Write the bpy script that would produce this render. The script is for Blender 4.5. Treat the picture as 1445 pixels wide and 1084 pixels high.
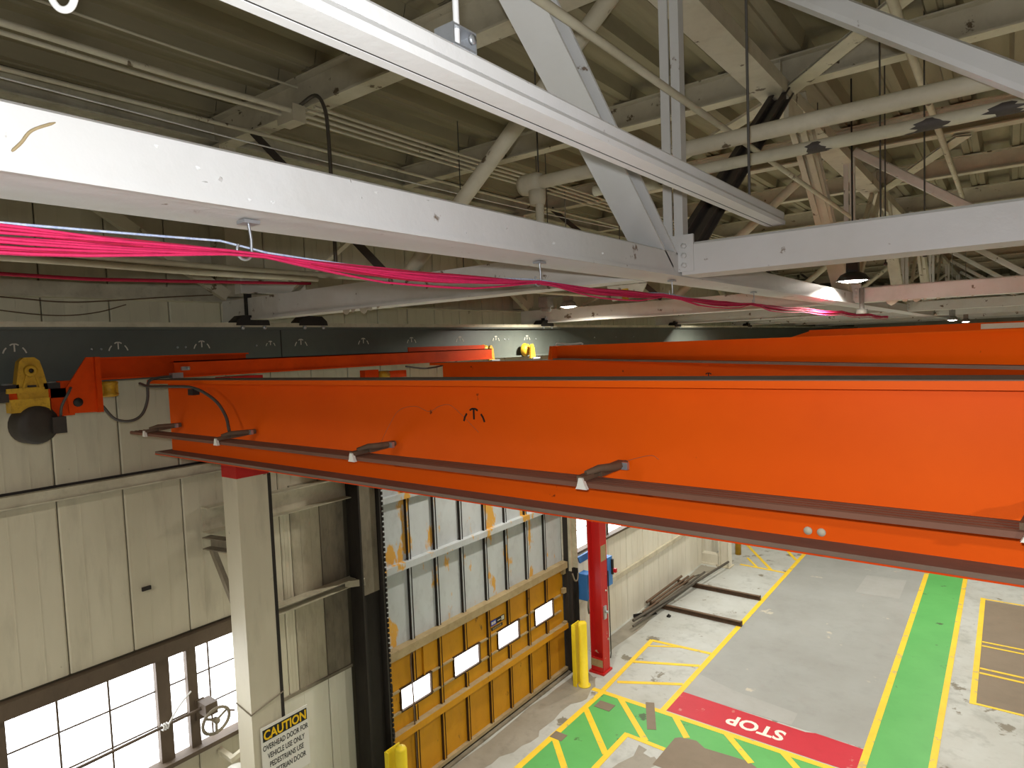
import bpy, math, random
from mathutils import Vector, Matrix
random.seed(7)
S = bpy.context.scene
for o in list(bpy.data.objects): bpy.data.objects.remove(o)
COL = S.collection

# ------------------------------------------------------------------ camera, world, flash, exposure
cam = bpy.data.objects.new('camera', bpy.data.cameras.new('camera'))
COL.objects.link(cam)
cam.data.sensor_fit = 'HORIZONTAL'; cam.data.sensor_width = 36.0
cam.data.lens = 36.0 * 912.6 / 1445.0
cam.data.clip_start = 0.05; cam.data.clip_end = 200
cam.matrix_world = Matrix(((0.7929, -0.0038, 0.6093, 0.0), (0.6082, 0.0690, -0.7908, 0.0), (-0.0390, 0.9976, 0.0570, 6.8), (0, 0, 0, 1)))
S.camera = cam

W = bpy.data.worlds.new('world'); S.world = W; W.use_nodes = True
bg = W.node_tree.nodes['Background']; bg.inputs[0].default_value = (0.93, 0.96, 1.0, 1); bg.inputs[1].default_value = 1.2

FLASH = 85.0       # the photographer's flash, just above the lens
LAMP = 90.0       # each high-bay lamp
WARM = (1.0, 0.945, 0.84)
fl = bpy.data.objects.new('camera_flash', bpy.data.lights.new('camera_flash', 'POINT'))
fl.data.energy = FLASH; fl.data.color = (0.93, 0.96, 1.0); fl.data.shadow_soft_size = 0.025
fl.location = (-0.03, 0.02, 6.88); COL.objects.link(fl)

vs = S.view_settings
vs.view_transform = 'Standard'; vs.look = 'None'; vs.exposure = 1.2; vs.gamma = 1.0; vs.use_curve_mapping = False
S.cycles.max_bounces = 6; S.cycles.diffuse_bounces = 3; S.cycles.glossy_bounces = 2; S.cycles.transmission_bounces = 1

# ------------------------------------------------------------------ materials
def lin(c):
    return tuple((x / 255 / 12.92 if x / 255 <= 0.04045 else ((x / 255 + 0.055) / 1.055) ** 2.4) for x in c) + (1.0,)

def mat(name, col, alt=None, amt=0.5, scale=2.0, stretch=(1, 1, 1), rough=0.6, metal=0.0, bump=0.0, bscale=30,
        chip=None, cth=0.66, cscale=5.0, cstretch=(1, 1, 1), grime=0.25, emit=None, estr=1.0):
    m = bpy.data.materials.new(name); m.use_nodes = True
    nt = m.node_tree; N = nt.nodes; L = nt.links
    b = N['Principled BSDF']
    b.inputs['Specular IOR Level'].default_value = .35; b.inputs['Roughness'].default_value = rough; b.inputs['Metallic'].default_value = metal
    if emit:
        b.inputs['Base Color'].default_value = lin(col)
        b.inputs['Emission Color'].default_value = lin(emit); b.inputs['Emission Strength'].default_value = estr
        return m
    geo = N.new('ShaderNodeNewGeometry')
    def noise(sc, st, det=5.0, off=0.0):
        mp = N.new('ShaderNodeMapping'); mp.inputs['Scale'].default_value = st; mp.inputs['Location'].default_value = (off, off * 1.3, off * .7)
        L.new(geo.outputs['Position'], mp.inputs['Vector'])
        n = N.new('ShaderNodeTexNoise'); n.inputs['Scale'].default_value = sc; n.inputs['Detail'].default_value = min(det, 5.0); n.inputs['Roughness'].default_value = 0.62
        L.new(mp.outputs[0], n.inputs['Vector']); return n.outputs['Fac']
    def ramp(fac, a, z):
        r = N.new('ShaderNodeMapRange'); r.inputs['From Min'].default_value = a; r.inputs['From Max'].default_value = z
        L.new(fac, r.inputs['Value']); return r.outputs['Result']
    def mix(f, a, c, k=None):
        x = N.new('ShaderNodeMix'); x.data_type = 'RGBA'
        if k is not None:
            mu = N.new('ShaderNodeMath'); mu.operation = 'MULTIPLY'; mu.inputs[1].default_value = k; L.new(f, mu.inputs[0]); f = mu.outputs[0]
        L.new(f, x.inputs[0])
        for s, v in ((6, a), (7, c)):
            if hasattr(v, 'links'): L.new(v, x.inputs[s])
            else: x.inputs[s].default_value = v
        return x.outputs[2]
    c = lin(col); a = lin(alt) if alt else tuple(v * 0.55 for v in c[:3]) + (1,)
    out = mix(ramp(noise(scale, stretch), 0.35, 0.72), c, a, amt)
    if grime:
        d = tuple(v * 0.35 for v in a[:3]) + (1,)
        out = mix(ramp(noise(scale * 4.3, stretch, 8.0, 3.1), 0.52, 0.78), out, d, grime)
    if chip:
        out = mix(ramp(noise(cscale, cstretch, 9.0, 9.7), cth, cth + 0.035), out, lin(chip), 0.95)
    L.new(out, b.inputs['Base Color'])
    if bump:
        bp = N.new('ShaderNodeBump'); bp.inputs['Strength'].default_value = bump; bp.inputs['Distance'].default_value = 0.02
        L.new(noise(bscale, (1, 1, 1), 4.0, 5.0), bp.inputs['Height']); L.new(bp.outputs[0], b.inputs['Normal'])
    return m

M = {}

M['white'] = mat('white_paint_steel', (222, 220, 214), (190, 184, 168), .5, 1.6, rough=.5, bump=.12, bscale=14, chip=(112, 92, 70), cth=0.635, cscale=6, grime=.12)
M['whiteclean'] = mat('white_beam_paint', (216, 215, 213), (198, 194, 184), .45, 1.2, rough=.42, bump=.15, bscale=9, chip=(120, 100, 80), cth=0.665, cscale=5, grime=.06)
M['cream'] = mat('cream_paint_steel', (208, 200, 178), (172, 160, 132), .6, 1.8, rough=.6, bump=.1, chip=(100, 84, 62), cth=0.64, cscale=5, grime=.2)
M['deck'] = mat('roof_deck_paint', (156, 146, 118), (112, 102, 78), .7, .7, (3, .35, 1), rough=.7, grime=.25, bump=.05)
M['wall'] = mat('wall_panel_paint', (208, 201, 178), (174, 165, 140), .55, .7, (1, 1.6, .35), rough=.55, grime=.3, bump=.04, bscale=6, chip=(128, 118, 96), cth=0.68, cscale=2.2)
M['wallwhite'] = mat('wall_panel_white', (226, 222, 206), (196, 188, 166), .5, .9, (1, 1.5, .4), rough=.5, grime=.16)
M['seam'] = mat('wall_backing', (92, 86, 68), None, .4, 2, rough=.8)
M['girt'] = mat('girt_paint', (206, 199, 176), (140, 130, 104), .6, 2.2, rough=.6, grime=.3)
M['halfdirty'] = mat('half_sooty_paint', (184, 175, 152), (120, 110, 92), .8, 1.6, (1, 1, .4), rough=.7, grime=.35)
M['dirty'] = mat('sooty_paint', (150, 140, 120), (74, 68, 58), .8, 1.8, (1, 1, .4), rough=.75, grime=.5)
M['soot'] = mat('black_soot_shade_steel', (52, 47, 42), (26, 24, 23), .7, 3, (1, 1, .3), rough=.75, grime=.4)  # sooty steel; also paints shade in the strut rail and under the ledge
M['orange'] = mat('orange_crane_paint', (240, 94, 4), (226, 80, 3), .5, 1.1, rough=.55, bump=.05, bscale=5, grime=.05, chip=(96, 40, 20), cth=0.7, cscale=6)
M['orange'].node_tree.nodes['Principled BSDF'].inputs['Specular IOR Level'].default_value = .15
M['redorange'] = mat('red_orange_truck_paint', (220, 74, 12), (180, 54, 10), .6, 2.2, rough=.5, grime=.2)
M['redorange'].node_tree.nodes['Principled BSDF'].inputs['Specular IOR Level'].default_value = .12
M['brown'] = mat('dusty_brown_steel', (128, 106, 90), (100, 84, 72), .6, 3, (.4, 1, 1), rough=.75, grime=.3)
M['dust'] = mat('grey_dust', (122, 108, 94), (100, 88, 78), .5, 5, rough=.9, grime=.3)
M['bars'] = mat('rusty_conductor_bar', (132, 90, 72), (98, 70, 58), .6, 2, (.3, 4, 1), rough=.5, metal=.25, grime=.3)
M['runway'] = mat('dark_grey_runway_paint', (96, 102, 95), (78, 82, 75), .6, 1.1, rough=.45, grime=.15)
M['chalk'] = mat('chalk_white_mark', (214, 210, 196), None, .2, 8, rough=.7, grime=0)
M['blackmark'] = mat('black_mark', (28, 22, 20), None, .2, 8, rough=.6, grime=0)
M['black'] = mat('black_steel', (34, 32, 30), (54, 50, 46), .5, 5, rough=.55, grime=.2)
M['darkdiag'] = mat('unpainted_dark_steel', (84, 76, 70), (58, 52, 48), .6, 4, (1, 1, 1), rough=.6, metal=.2, grime=.2)
M['motor'] = mat('dark_motor_grey', (60, 54, 48), (42, 38, 34), .5, 6, rough=.6, grime=.3)
M['gear'] = mat('yellow_gear_paint', (206, 162, 40), (150, 108, 30), .6, 8, rough=.5, grime=.5, bump=.2)
M['yellow'] = mat('yellow_bollard_paint', (240, 214, 44), (222, 190, 40), .5, 3, rough=.5, grime=.12)
M['red'] = mat('red_column_paint', (196, 34, 32), (160, 24, 26), .5, 2, (1, 1, .5), rough=.4, grime=.12, chip=(200, 190, 170), cth=0.675, cscale=4)
M['doory'] = mat('ochre_door_paint', (206, 146, 26), (176, 116, 18), .5, 1.6, (1, 1, .6), rough=.5, grime=.2, chip=(112, 80, 34), cth=0.67, cscale=4, cstretch=(1, 1, .6))
M['doorg'] = mat('worn_grey_door_paint', (196, 202, 204), (166, 168, 166), .5, 1.4, (1, 1, .6), rough=.5, grime=.25, chip=(214, 160, 60), cth=0.575, cscale=1.7, cstretch=(1, 1.5, .6))
M['doordark'] = mat('door_stile_dark_brown', (66, 46, 24), None, .4, 5, rough=.7)  # dark brown for stile edges and door window frames
M['raildust'] = mat('dusty_door_rail', (170, 152, 116), (140, 118, 80), .6, 3, rough=.8, grime=.35)
M['steel'] = mat('galvanised_steel', (190, 194, 198), (150, 152, 156), .5, 12, rough=.35, metal=.7, grime=.1)
M['rust'] = mat('rusty_steel', (116, 94, 74), (80, 66, 54), .6, 6, rough=.7, metal=.2, grime=.3)
M['pipebare'] = mat('bare_grey_pipe', (104, 98, 88), (60, 54, 48), .6, 4, rough=.45, metal=.4, grime=.25)
M['pink'] = mat('pink_string', (222, 46, 100), (190, 30, 80), .5, 40, rough=.7, grime=.1)
M['pinkdark'] = mat('crimson_string', (176, 28, 60), (126, 20, 46), .5, 40, rough=.7, grime=.1)
M['blueline'] = mat('blue_white_cord', (206, 218, 236), (110, 140, 200), .7, 60, rough=.6, grime=0)
M['blue'] = mat('blue_enclosure_paint', (70, 130, 196), (54, 106, 170), .4, 4, rough=.45, grime=.15)
M['green_dot'] = mat('green_knob', (40, 160, 90), None, .2, 8, rough=.4, grime=0)
M['cable'] = mat('grey_cable_sheath', (84, 80, 74), (66, 62, 58), .4, 10, rough=.5, grime=.2)
M['rope'] = mat('white_rope', (232, 230, 224), (206, 204, 200), .5, 50, rough=.6, grime=.05)
M['signwhite'] = mat('sign_white', (232, 230, 220), (214, 210, 198), .3, 2, rough=.4, grime=.06)
M['signblack'] = mat('sign_black', (22, 21, 20), None, .1, 5, rough=.4, grime=0)
M['signyellow'] = mat('sign_yellow', (246, 200, 20), None, .1, 5, rough=.4, grime=0)
M['signblue'] = mat('sign_blue', (36, 60, 170), None, .1, 5, rough=.4, grime=0)
M['mullion'] = mat('window_steel_brown', (98, 84, 68), (70, 60, 50), .5, 4, (1, 1, .5), rough=.65, grime=.2)
M['lampshell'] = mat('lamp_housing_grey', (150, 148, 140), (96, 92, 86), .5, 9, rough=.5, grime=.3)
M['lampblack'] = mat('lamp_housing_black', (44, 42, 40), None, .3, 9, rough=.5, grime=.2)
M['reflector'] = mat('lamp_reflector_white', (240, 240, 236), None, .05, 5, rough=.4, grime=0)
M['bulb'] = mat('lamp_lens_glow', (255, 255, 255), emit=(255, 250, 238), estr=14)
M['pane'] = mat('daylit_frosted_pane', (230, 236, 240), rough=.2, emit=(246, 249, 255), estr=2.6)
M['panedoor'] = mat('daylit_door_pane', (230, 236, 240), rough=.2, emit=(250, 250, 255), estr=2.4)
M['floor'] = mat('concrete_floor', (190, 193, 188), (158, 157, 146), .6, .8, rough=.5, grime=.4, chip=(124, 118, 102), cth=0.615, cscale=1.6, bump=.03)
M['stain'] = mat('dark_floor_stain', (156, 151, 138), (126, 120, 106), .6, 1.3, rough=.45, grime=.3)
M['lane'] = mat('grey_lane_paint', (162, 164, 160), (142, 142, 136), .6, .8, rough=.45, grime=.14, chip=(196, 190, 172), cth=0.655, cscale=1.3)
M['lanelight'] = mat('pale_grey_touch_up_paint', (170, 171, 167), (152, 151, 144), .5, 1.6, rough=.45, grime=.08)
M['greenp'] = mat('green_floor_paint', (98, 178, 96), (80, 160, 82), .5, 1.2, rough=.45, grime=.1, chip=(76, 96, 64), cth=0.645, cscale=2.2)
M['redp'] = mat('red_floor_paint', (198, 46, 60), (184, 38, 52), .5, 1.3, rough=.45, grime=.1, chip=(200, 120, 112), cth=0.66, cscale=3)
M['yelp'] = mat('yellow_floor_paint', (244, 208, 56), (228, 184, 60), .5, 1.4, rough=.5, grime=.15, chip=(196, 176, 110), cth=0.61, cscale=4)
M['brownp'] = mat('brown_grey_floor_patch', (134, 120, 102), (114, 102, 86), .5, 1.2, rough=.6, grime=.12)
M['whitep'] = mat('white_floor_lettering', (240, 236, 222), (220, 210, 196), .4, 6, rough=.5, grime=.08)

# ------------------------------------------------------------------ mesh helpers
class MB:
    def __init__(s): s.v = []; s.f = []; s.sm = []
    def add(s, vs, fs, smooth=False):
        n = len(s.v); s.v += [Vector(x) for x in vs]
        for f in fs: s.f.append([i + n for i in f]); s.sm.append(smooth)
        return s
    def box(s, x0, x1, y0, y1, z0, z1):
        vs = [(x, y, z) for z in (z0, z1) for y in (y0, y1) for x in (x0, x1)]
        return s.add(vs, [(0, 2, 3, 1), (4, 5, 7, 6), (0, 1, 5, 4), (2, 6, 7, 3), (0, 4, 6, 2), (1, 3, 7, 5)])
    def sweep(s, p, q, prof, up=(0, 0, 1), smooth=False, caps=True):
        """profile points (a, b): a along side axis, b along up axis"""
        p = Vector(p); q = Vector(q); d = (q - p).normalized(); u = Vector(up)
        side = d.cross(u)
        if side.length < 1e-4: side = d.cross(Vector((1, 0, 0)))
        side.normalize(); u = side.cross(d).normalized()
        n = len(prof)
        vs = [p + side * a + u * b for a, b in prof] + [q + side * a + u * b for a, b in prof]
        fs = [(i, (i + 1) % n, n + (i + 1) % n, n + i) for i in range(n)]
        if caps: fs += [tuple(range(n - 1, -1, -1)), tuple(range(n, 2 * n))]
        return s.add(vs, fs, smooth)
    def bar(s, p, q, w, h, up=(0, 0, 1)):
        return s.sweep(p, q, [(-w / 2, -h / 2), (w / 2, -h / 2), (w / 2, h / 2), (-w / 2, h / 2)], up)
    def ibeam(s, p, q, h, w, tf, tw, up=(0, 0, 1)):
        a, b, c, t = w / 2, h / 2, h / 2 - tf, tw / 2
        return s.sweep(p, q, [(-a, -b), (a, -b), (a, -c), (t, -c), (t, c), (a, c), (a, b), (-a, b), (-a, c), (-t, c), (-t, -c), (-a, -c)], up)
    def channel(s, p, q, h, w, t, up=(0, 0, 1)):
        a, b = w / 2, h / 2
        return s.sweep(p, q, [(-a, -b), (a, -b), (a, -b + t), (-a + t, -b + t), (-a + t, b - t), (a, b - t), (a, b), (-a, b)], up)
    def angle(s, p, q, w, t, up=(0, 0, 1)):
        return s.sweep(p, q, [(0, 0), (w, 0), (w, t), (t, t), (t, w), (0, w)], up)
    def tube(s, pts, r, n=8, closed=False):
        pts = [Vector(p) for p in pts]; m = len(pts); vs = []
        ref = None
        for i, p in enumerate(pts):
            a = pts[(i - 1) % m] if (closed or i > 0) else p; b = pts[(i + 1) % m] if (closed or i < m - 1) else p
            d = (b - a).normalized()
            if ref is None: ref = Vector((0, 0, 1)) if abs(d.z) < .9 else Vector((1, 0, 0))
            u = (ref - d * ref.dot(d)).normalized(); ref = u; v = d.cross(u)
            rr = r[i] if isinstance(r, (list, tuple)) else r
            vs += [p + (u * math.cos(2 * math.pi * k / n) + v * math.sin(2 * math.pi * k / n)) * rr for k in range(n)]
        fs = []
        for i in range(m if closed else m - 1):
            j = (i + 1) % m
            fs += [(i * n + k, i * n + (k + 1) % n, j * n + (k + 1) % n, j * n + k) for k in range(n)]
        s.add(vs, fs, True)
        if not closed:
            s.add(vs[:n], [tuple(range(n - 1, -1, -1))]); s.add(vs[-n:], [tuple(range(n))])
        return s
    def hose(s, pts, r, n=8, k=5):
        p = [Vector(q) for q in pts]; p = [p[0] * 2 - p[1]] + p + [p[-1] * 2 - p[-2]]; out = []
        for i in range(1, len(p) - 2):
            a, b, c, d = p[i - 1:i + 3]
            for j in range(k):
                t = j / k
                out.append(.5 * (2 * b + (c - a) * t + (2 * a - 5 * b + 4 * c - d) * t * t + (3 * b - a - 3 * c + d) * t ** 3))
        return s.tube(out + [p[-2]], r, n)
    def lathe(s, c, prof, n=20, axis=(0, 0, 1)):
        c = Vector(c); ax = Vector(axis).normalized()
        u = ax.orthogonal().normalized(); v = ax.cross(u); m = len(prof); vs = []
        for r, h in prof:
            vs += [c + ax * h + (u * math.cos(2 * math.pi * k / n) + v * math.sin(2 * math.pi * k / n)) * max(r, 1e-4) for k in range(n)]
        fs = [(i * n + k, i * n + (k + 1) % n, (i + 1) * n + (k + 1) % n, (i + 1) * n + k) for i in range(m - 1) for k in range(n)]
        return s.add(vs, fs, True)
    def poly(s, pts, axis, a, b):
        """extrude a 2-D polygon along an axis (0,1,2) from a to b"""
        def P(p, t):
            l = list(p); l.insert(axis, t); return tuple(l)
        n = len(pts); vs = [P(p, a) for p in pts] + [P(p, b) for p in pts]
        fs = [(i, (i + 1) % n, n + (i + 1) % n, n + i) for i in range(n)] + [tuple(range(n - 1, -1, -1)), tuple(range(n, 2 * n))]
        return s.add(vs, fs)
    def mesh(s, name, material, off=(0, 0, 0)):
        me = bpy.data.meshes.new(name); o = Vector(off)
        me.from_pydata([tuple(v - o) for v in s.v], [], s.f)
        for p, f in zip(me.polygons, s.sm): p.use_smooth = f
        import bmesh
        b = bmesh.new(); b.from_mesh(me); bmesh.ops.recalc_face_normals(b, faces=b.faces); b.to_mesh(me); b.free()
        mm = material if isinstance(material, (list, tuple)) else [material]
        for k in mm: me.materials.append(M[k])
        return me
    def build(s, name, material, parent=None, loc=None):
        off = Vector(loc) if loc is not None else (wl(parent) if parent else Vector((0, 0, 0)))
        o = bpy.data.objects.new(name, s.mesh(name, material, off)); COL.objects.link(o)
        if parent: o.parent = parent; o.location = off - wl(parent)
        else: o.location = off
        return o

def wl(o):
    v = Vector((0, 0, 0))
    while o: v += o.location; o = o.parent
    return v
def tag(o, label, cat, group=None):
    o['label'] = label; o['category'] = cat
    if group: o['group'] = group
    return o
def thing(name, label, cat, loc, group=None):
    o = bpy.data.objects.new(name, None); o.empty_display_size = .1; COL.objects.link(o); o.location = loc
    return tag(o, label, cat, group)
def struct(o): o['kind'] = 'structure'; return o
def inst(name, me, parent, loc):
    o = bpy.data.objects.new(name, me); COL.objects.link(o); o.parent = parent; o.location = Vector(loc) - (wl(parent) if parent else Vector((0, 0, 0))); return o
def text(body, size, material, parent, origin, xdir, ydir, name='lettering', depth=.002, bold=0.0, xs=1.0, align='LEFT'):
    cu = bpy.data.curves.new('t', 'FONT'); cu.body = body; cu.size = size; cu.extrude = depth; cu.offset = bold; cu.align_x = align; cu.resolution_u = 3
    t = bpy.data.objects.new('t', cu); COL.objects.link(t)
    bpy.context.view_layer.update()
    me = bpy.data.meshes.new_from_object(t.evaluated_get(bpy.context.evaluated_depsgraph_get()))
    bpy.data.objects.remove(t)
    x = Vector(xdir).normalized(); y = Vector(ydir).normalized(); z = x.cross(y)
    base = Vector(origin) - wl(parent)
    for v in me.vertices: v.co = base + x * v.co.x * xs + y * v.co.y + z * v.co.z
    me.materials.clear(); me.materials.append(M[material])
    o = bpy.data.objects.new(name, me); COL.objects.link(o); o.parent = parent; return o

XW = -7.40                      # inner face of the long wall with window and door
TRY = [3.93, 9.70, 15.47, 21.24, 27.0, 32.8]       # roof trusses across the bay
RAFY = [-1.85, 1.03, 6.82, 12.6, 18.35, 24.1, 29.9]  # rafters between them

# ------------------------------------------------------------------ floor and its paint
floor = struct(MB().box(-8.2, 8.2, -6, 44, -.25, 0).build('floor', 'floor'))
def paint(name, pts, material, z): return MB().poly(pts, 2, -.003, z).build(name, material, floor)
def rect(name, x0, x1, y0, y1, material, z): return paint(name, [(x0, y0), (x1, y0), (x1, y1), (x0, y1)], material, z)
LZ = [0]
def line(p, q, w, material='yelp', z=.006, name='yellow_line'):
    LZ[0] += 1; z += .00006 * LZ[0]
    p = Vector(p); q = Vector(q); n = (q - p).normalized(); n = Vector((-n.y, n.x)) * w / 2
    return paint(name, [tuple(p + n), tuple(p - n), tuple(q - n), tuple(q + n)], material, z)
def blob(pts, material, z, name='floor_stain'):
    out = []
    for i, (x, y) in enumerate(pts):
        x2, y2 = pts[(i + 1) % len(pts)]
        for k in range(5):
            u = k / 5; out.append((x + (x2 - x) * u + random.uniform(-.06, .06), y + (y2 - y) * u + random.uniform(-.06, .06)))
    paint(name, out, material, z)
blob([(-7.2, 4.5), (-6.6, 4.5), (-6.55, 6.5), (-6.75, 7.6), (-6.5, 8.6), (-6.6, 9.4), (-6.45, 10.3), (-6.6, 11.0), (-7.0, 11.2), (-7.15, 9)], 'stain', .0015)
blob([(-7.3, 12.0), (-7.0, 12.0), (-6.95, 14.2), (-7.1, 18.6), (-7.35, 18.6)], 'stain', .0015)
blob([(-7.3, 17.2), (-6.9, 17.4), (-6.8, 18.5), (-7.3, 18.6)], 'stain', .0018)
blob([(-5.1, 8.0), (-4.6, 7.9), (-4.5, 9.3), (-4.9, 9.5)], 'stain', .0012)
rect('grey_lane', -5.02, -1.8, 11.5, 40, 'lane', .002)
paint('pale_touch_up', [(-5.0, 11.52), (-3.0, 11.52), (-3.0, 11.95), (-4.2, 12.1), (-5.0, 12.35)], 'lanelight', .003)
paint('pale_patch', [(-3.2, 18.6), (-2.2, 18.7), (-2.2, 20.2), (-3.15, 20.1)], 'lanelight', .003)
paint('red_stop_band', [(-5.0, 10.75), (-1.82, 10.75), (-1.82, 11.46), (-2.6, 11.5), (-2.75, 11.44), (-5.0, 11.52)], 'redp', .004)
rect('green_walkway', -1.76, -.95, 4, 40, 'greenp', .003)
rect('green_crossing', -6.25, -5.27, 4, 10.62, 'greenp', .003)
rect('green_crossing', -5.27, -1.82, 9.68, 10.62, 'greenp', .0031)
paint('brown_patch', [(-4.53, 9.2), (-4.52, 10.05), (-4.45, 10.12), (-4.19, 10.18), (-4.0, 10.06), (-3.3, 10.12), (-2.9, 9.9), (-1.9, 9.75), (-1.9, 9.2)], 'brownp', .0045)
for p, q, w in [((-5.04, 10.7), (-5.04, 40), .11), ((-1.81, 4), (-1.81, 40), .11), ((-.925, 4), (-.925, 40), .1),
                ((-6.28, 4), (-6.28, 10.72), .11), ((-6.5, 10.66), (-1.8, 10.66), .11), ((-5.25, 4), (-5.25, 9.72), .1), ((-5.25, 9.68), (-4.53, 9.66), .09),
                ((-6.25, 9.98), (-5.28, 9.0), .11), ((-5.88, 10.64), (-4.9, 9.7), .11), ((-6.25, 8.92), (-5.28, 7.95), .11), ((-4.77, 10.64), (-4.35, 10.16), .11),
                ((-3.83, 10.64), (-3.25, 10.1), .11), ((-2.9, 10.64), (-2.3, 10.05), .11),
                ((-6.44, 13.22), (-6.3, 10.72), .1), ((-6.44, 13.2), (-5.1, 13.3), .09), ((-6.4, 12.9), (-5.75, 13.25), .06), ((-6.35, 12.07), (-5.1, 12.66), .09), ((-6.22, 11.15), (-5.1, 11.78), .09),
                ((-6.4, 19.21), (-5.1, 19.15), .09), ((-6.9, 21.3), (-5.5, 19.2), .09), ((-6.4, 19.9), (-5.9, 19.2), .07), ((-6.6, 23), (-5.1, 20.4), .09), ((-6.4, 24.4), (-5.1, 22.2), .09)]:
    line(p, q, w)
rect('brown_bay', -.45, 4.2, 14.05, 19.68, 'brownp', .002)
for p, q, w in [((-.5, 13.98), (-.5, 19.8), .1), ((-.5, 14.02), (4.2, 14.02), .06), ((-.5, 19.74), (4.2, 19.74), .06), ((-.44, 16.96), (4.1, 16.96), .06), ((-.44, 16.74), (4.1, 16.74), .06), ((-.44, 15.58), (4.1, 15.52), .07), ((-.44, 15.36), (4.1, 15.3), .07)]:
    line(p, q, w)
text('STOP', .42, 'whitep', floor, (-3.0, 11.24, .0052), (-1, 0, 0), (0, -1, 0), 'stop_lettering', .0008, .012, .97)
for x, y, sx, sy in ((-6.0, 10.25, .16, .12), (-6.2, 8.98, .12, .1)): rect('worn_spot', x - sx, x + sx, y - sy, y + sy, 'brownp', .0095)
line((-5.35, 10.82), (-4.95, 10.05), .16, 'brownp', .0065, 'worn_spot')

# ------------------------------------------------------------------ ceiling deck
ceiling = struct(MB().box(-8.2, 8.2, -6, 44, 9.70, 9.85).build('ceiling', 'deck'))
def deckpanel(w, l):
    b = MB(); n = max(1, round(w / .61)); pr = []; q = w / n
    for i in range(n):
        x = i * q
        pr += [(x, .13), (x + .17, .13), (x + .21, .0), (x + .29, .0), (x + .30, .018), (x + .33, .018), (x + .34, .0), (x + .42, .0), (x + .46, .13)]
    pr.append((w, .13))
    vs = [(x, y, z) for y in (.004, l - .004) for x, z in pr]; m = len(pr)
    b.add(vs, [(i, i + 1, m + i + 1, m + i) for i in range(m - 1)])
    return b.mesh('deck_panel', 'deck')
ys = [-4.7] + sorted(TRY + RAFY) + [44]
dm = {}
for y0, y1 in zip(ys[:-1], ys[1:]):
    l = round(y1 - y0, 2)
    for i in range(15):
        k = ('n', l)
        if k not in dm: dm[k] = deckpanel(.61, l)
        inst('deck_panel', dm[k], ceiling, (-7.5 + .61 * i, y0, 9.55))
    k = ('w', l)
    if k not in dm: dm[k] = deckpanel(5.49, l)
    inst('deck_panel', dm[k], ceiling, (1.65, y0, 9.55))

# ------------------------------------------------------------------ walls
wall = MB()
for y0, y1, z0, z1 in [(-6, 44, 5.5, 9.70), (-6, 6.1, 3.56, 5.5), (10.98, 44, 3.56, 5.5), (6.1, 10.98, 5.2, 5.5), (4.06, 6.1, 0, 3.56), (-6, 4.06, 0, 2.34), (-6, -1.2, 2.34, 3.56),
                       (10.98, 11.5, 0, 3.56), (11.5, 18.5, 0, 2.34), (18.5, 44, 0, 3.56)]:
    wall.box(XW - .2, XW - .035, y0, y1, z0, z1)
wall_left = struct(wall.build('wall_left', 'seam'))
pm = {}
def panelmesh(l, h, material):
    k = (round(l, 3), round(h, 3), material)
    if k not in pm:
        b = MB(); g = .006
        b.poly([(-.04, g), (-.008, g), (0, g + .014), (0, l - g - .014), (-.008, l - g), (-.04, l - g)], 2, 0, h)
        b.box(-.002, .003, l * .32, l * .34, .02, h - .02); b.box(-.002, .003, l * .66, l * .68, .02, h - .02)
        pm[k] = b.mesh('wall_panel', material)
    return pm[k]
def panels(y0, y1, z0, z1, material='wall', first=.42, w=.6):
    k0 = math.floor((y0 - first) / w); y = y0
    while y < y1 - .02:
        e = min(y1, first + w * (math.floor((y - first) / w + 1e-6) + 1))
        if e - y > .03: inst('wall_panel', panelmesh(e - y, z1 - z0, material), wall_left, (XW, y, z0))
        y = e
panels(-1.2, 30, 5.60, 9.56)
panels(-1.2, 5.62, 5.12, 5.5); panels(-1.2, 4.06, 3.72, 5.12); panels(4.06, 4.77, 3.62, 5.12); panels(4.77, 5.22, 3.62, 5.12, 'halfdirty', 4.77, .45); panels(5.22, 5.62, 3.62, 5.12, 'dirty', 5.22, .4)
panels(4.06, 4.77, 2.4, 3.62, 'wall'); panels(4.77, 5.22, 2.4, 3.62, 'halfdirty', 4.77, .45); panels(5.22, 5.62, 2.4, 3.62, 'dirty', 5.22, .4); panels(4.06, 5.62, 0, 2.38, 'wallwhite', first=.42, w=1.2)
panels(-1.2, 4.06, 0, 2.3, 'wall')
panels(10.99, 30, 3.62, 5.5); panels(11.5, 30, 0, 2.3, 'wallwhite', .42, .9); panels(18.5, 30, 2.3, 3.62)
ledge = MB(); ledge.box(XW, XW + .10, -2, 30, 5.50, 5.60); ledge.box(XW, XW + .12, -2, 30, 5.485, 5.5); struct(ledge.build('trim_1', 'girt')); struct(MB().box(XW, XW + .02, -2, 30, 5.47, 5.485).box(XW, XW + .012, -2, 30, 5.60, 5.625).build('trim_7', 'soot'))  # dark strips: dirt above the ledge, its shadow line painted below
g = MB(); g.box(XW, XW + .12, -2, 6, 7.46, 7.60); g.box(XW, XW + .16, -2, 30, 7.45, 7.47); struct(g.build('trim_2', 'girt'))
g = MB(); g.box(XW, XW + .06, 11.5, 30, 1.2, 1.31); struct(g.build('trim_3', 'girt'))
g = MB(); g.box(XW + .02, XW + .1, -2, 30, 9.3, 9.54); g.box(XW + .02, XW + .18, -2, 30, 9.28, 9.3); struct(g.build('trim_4', 'girt'))
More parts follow.
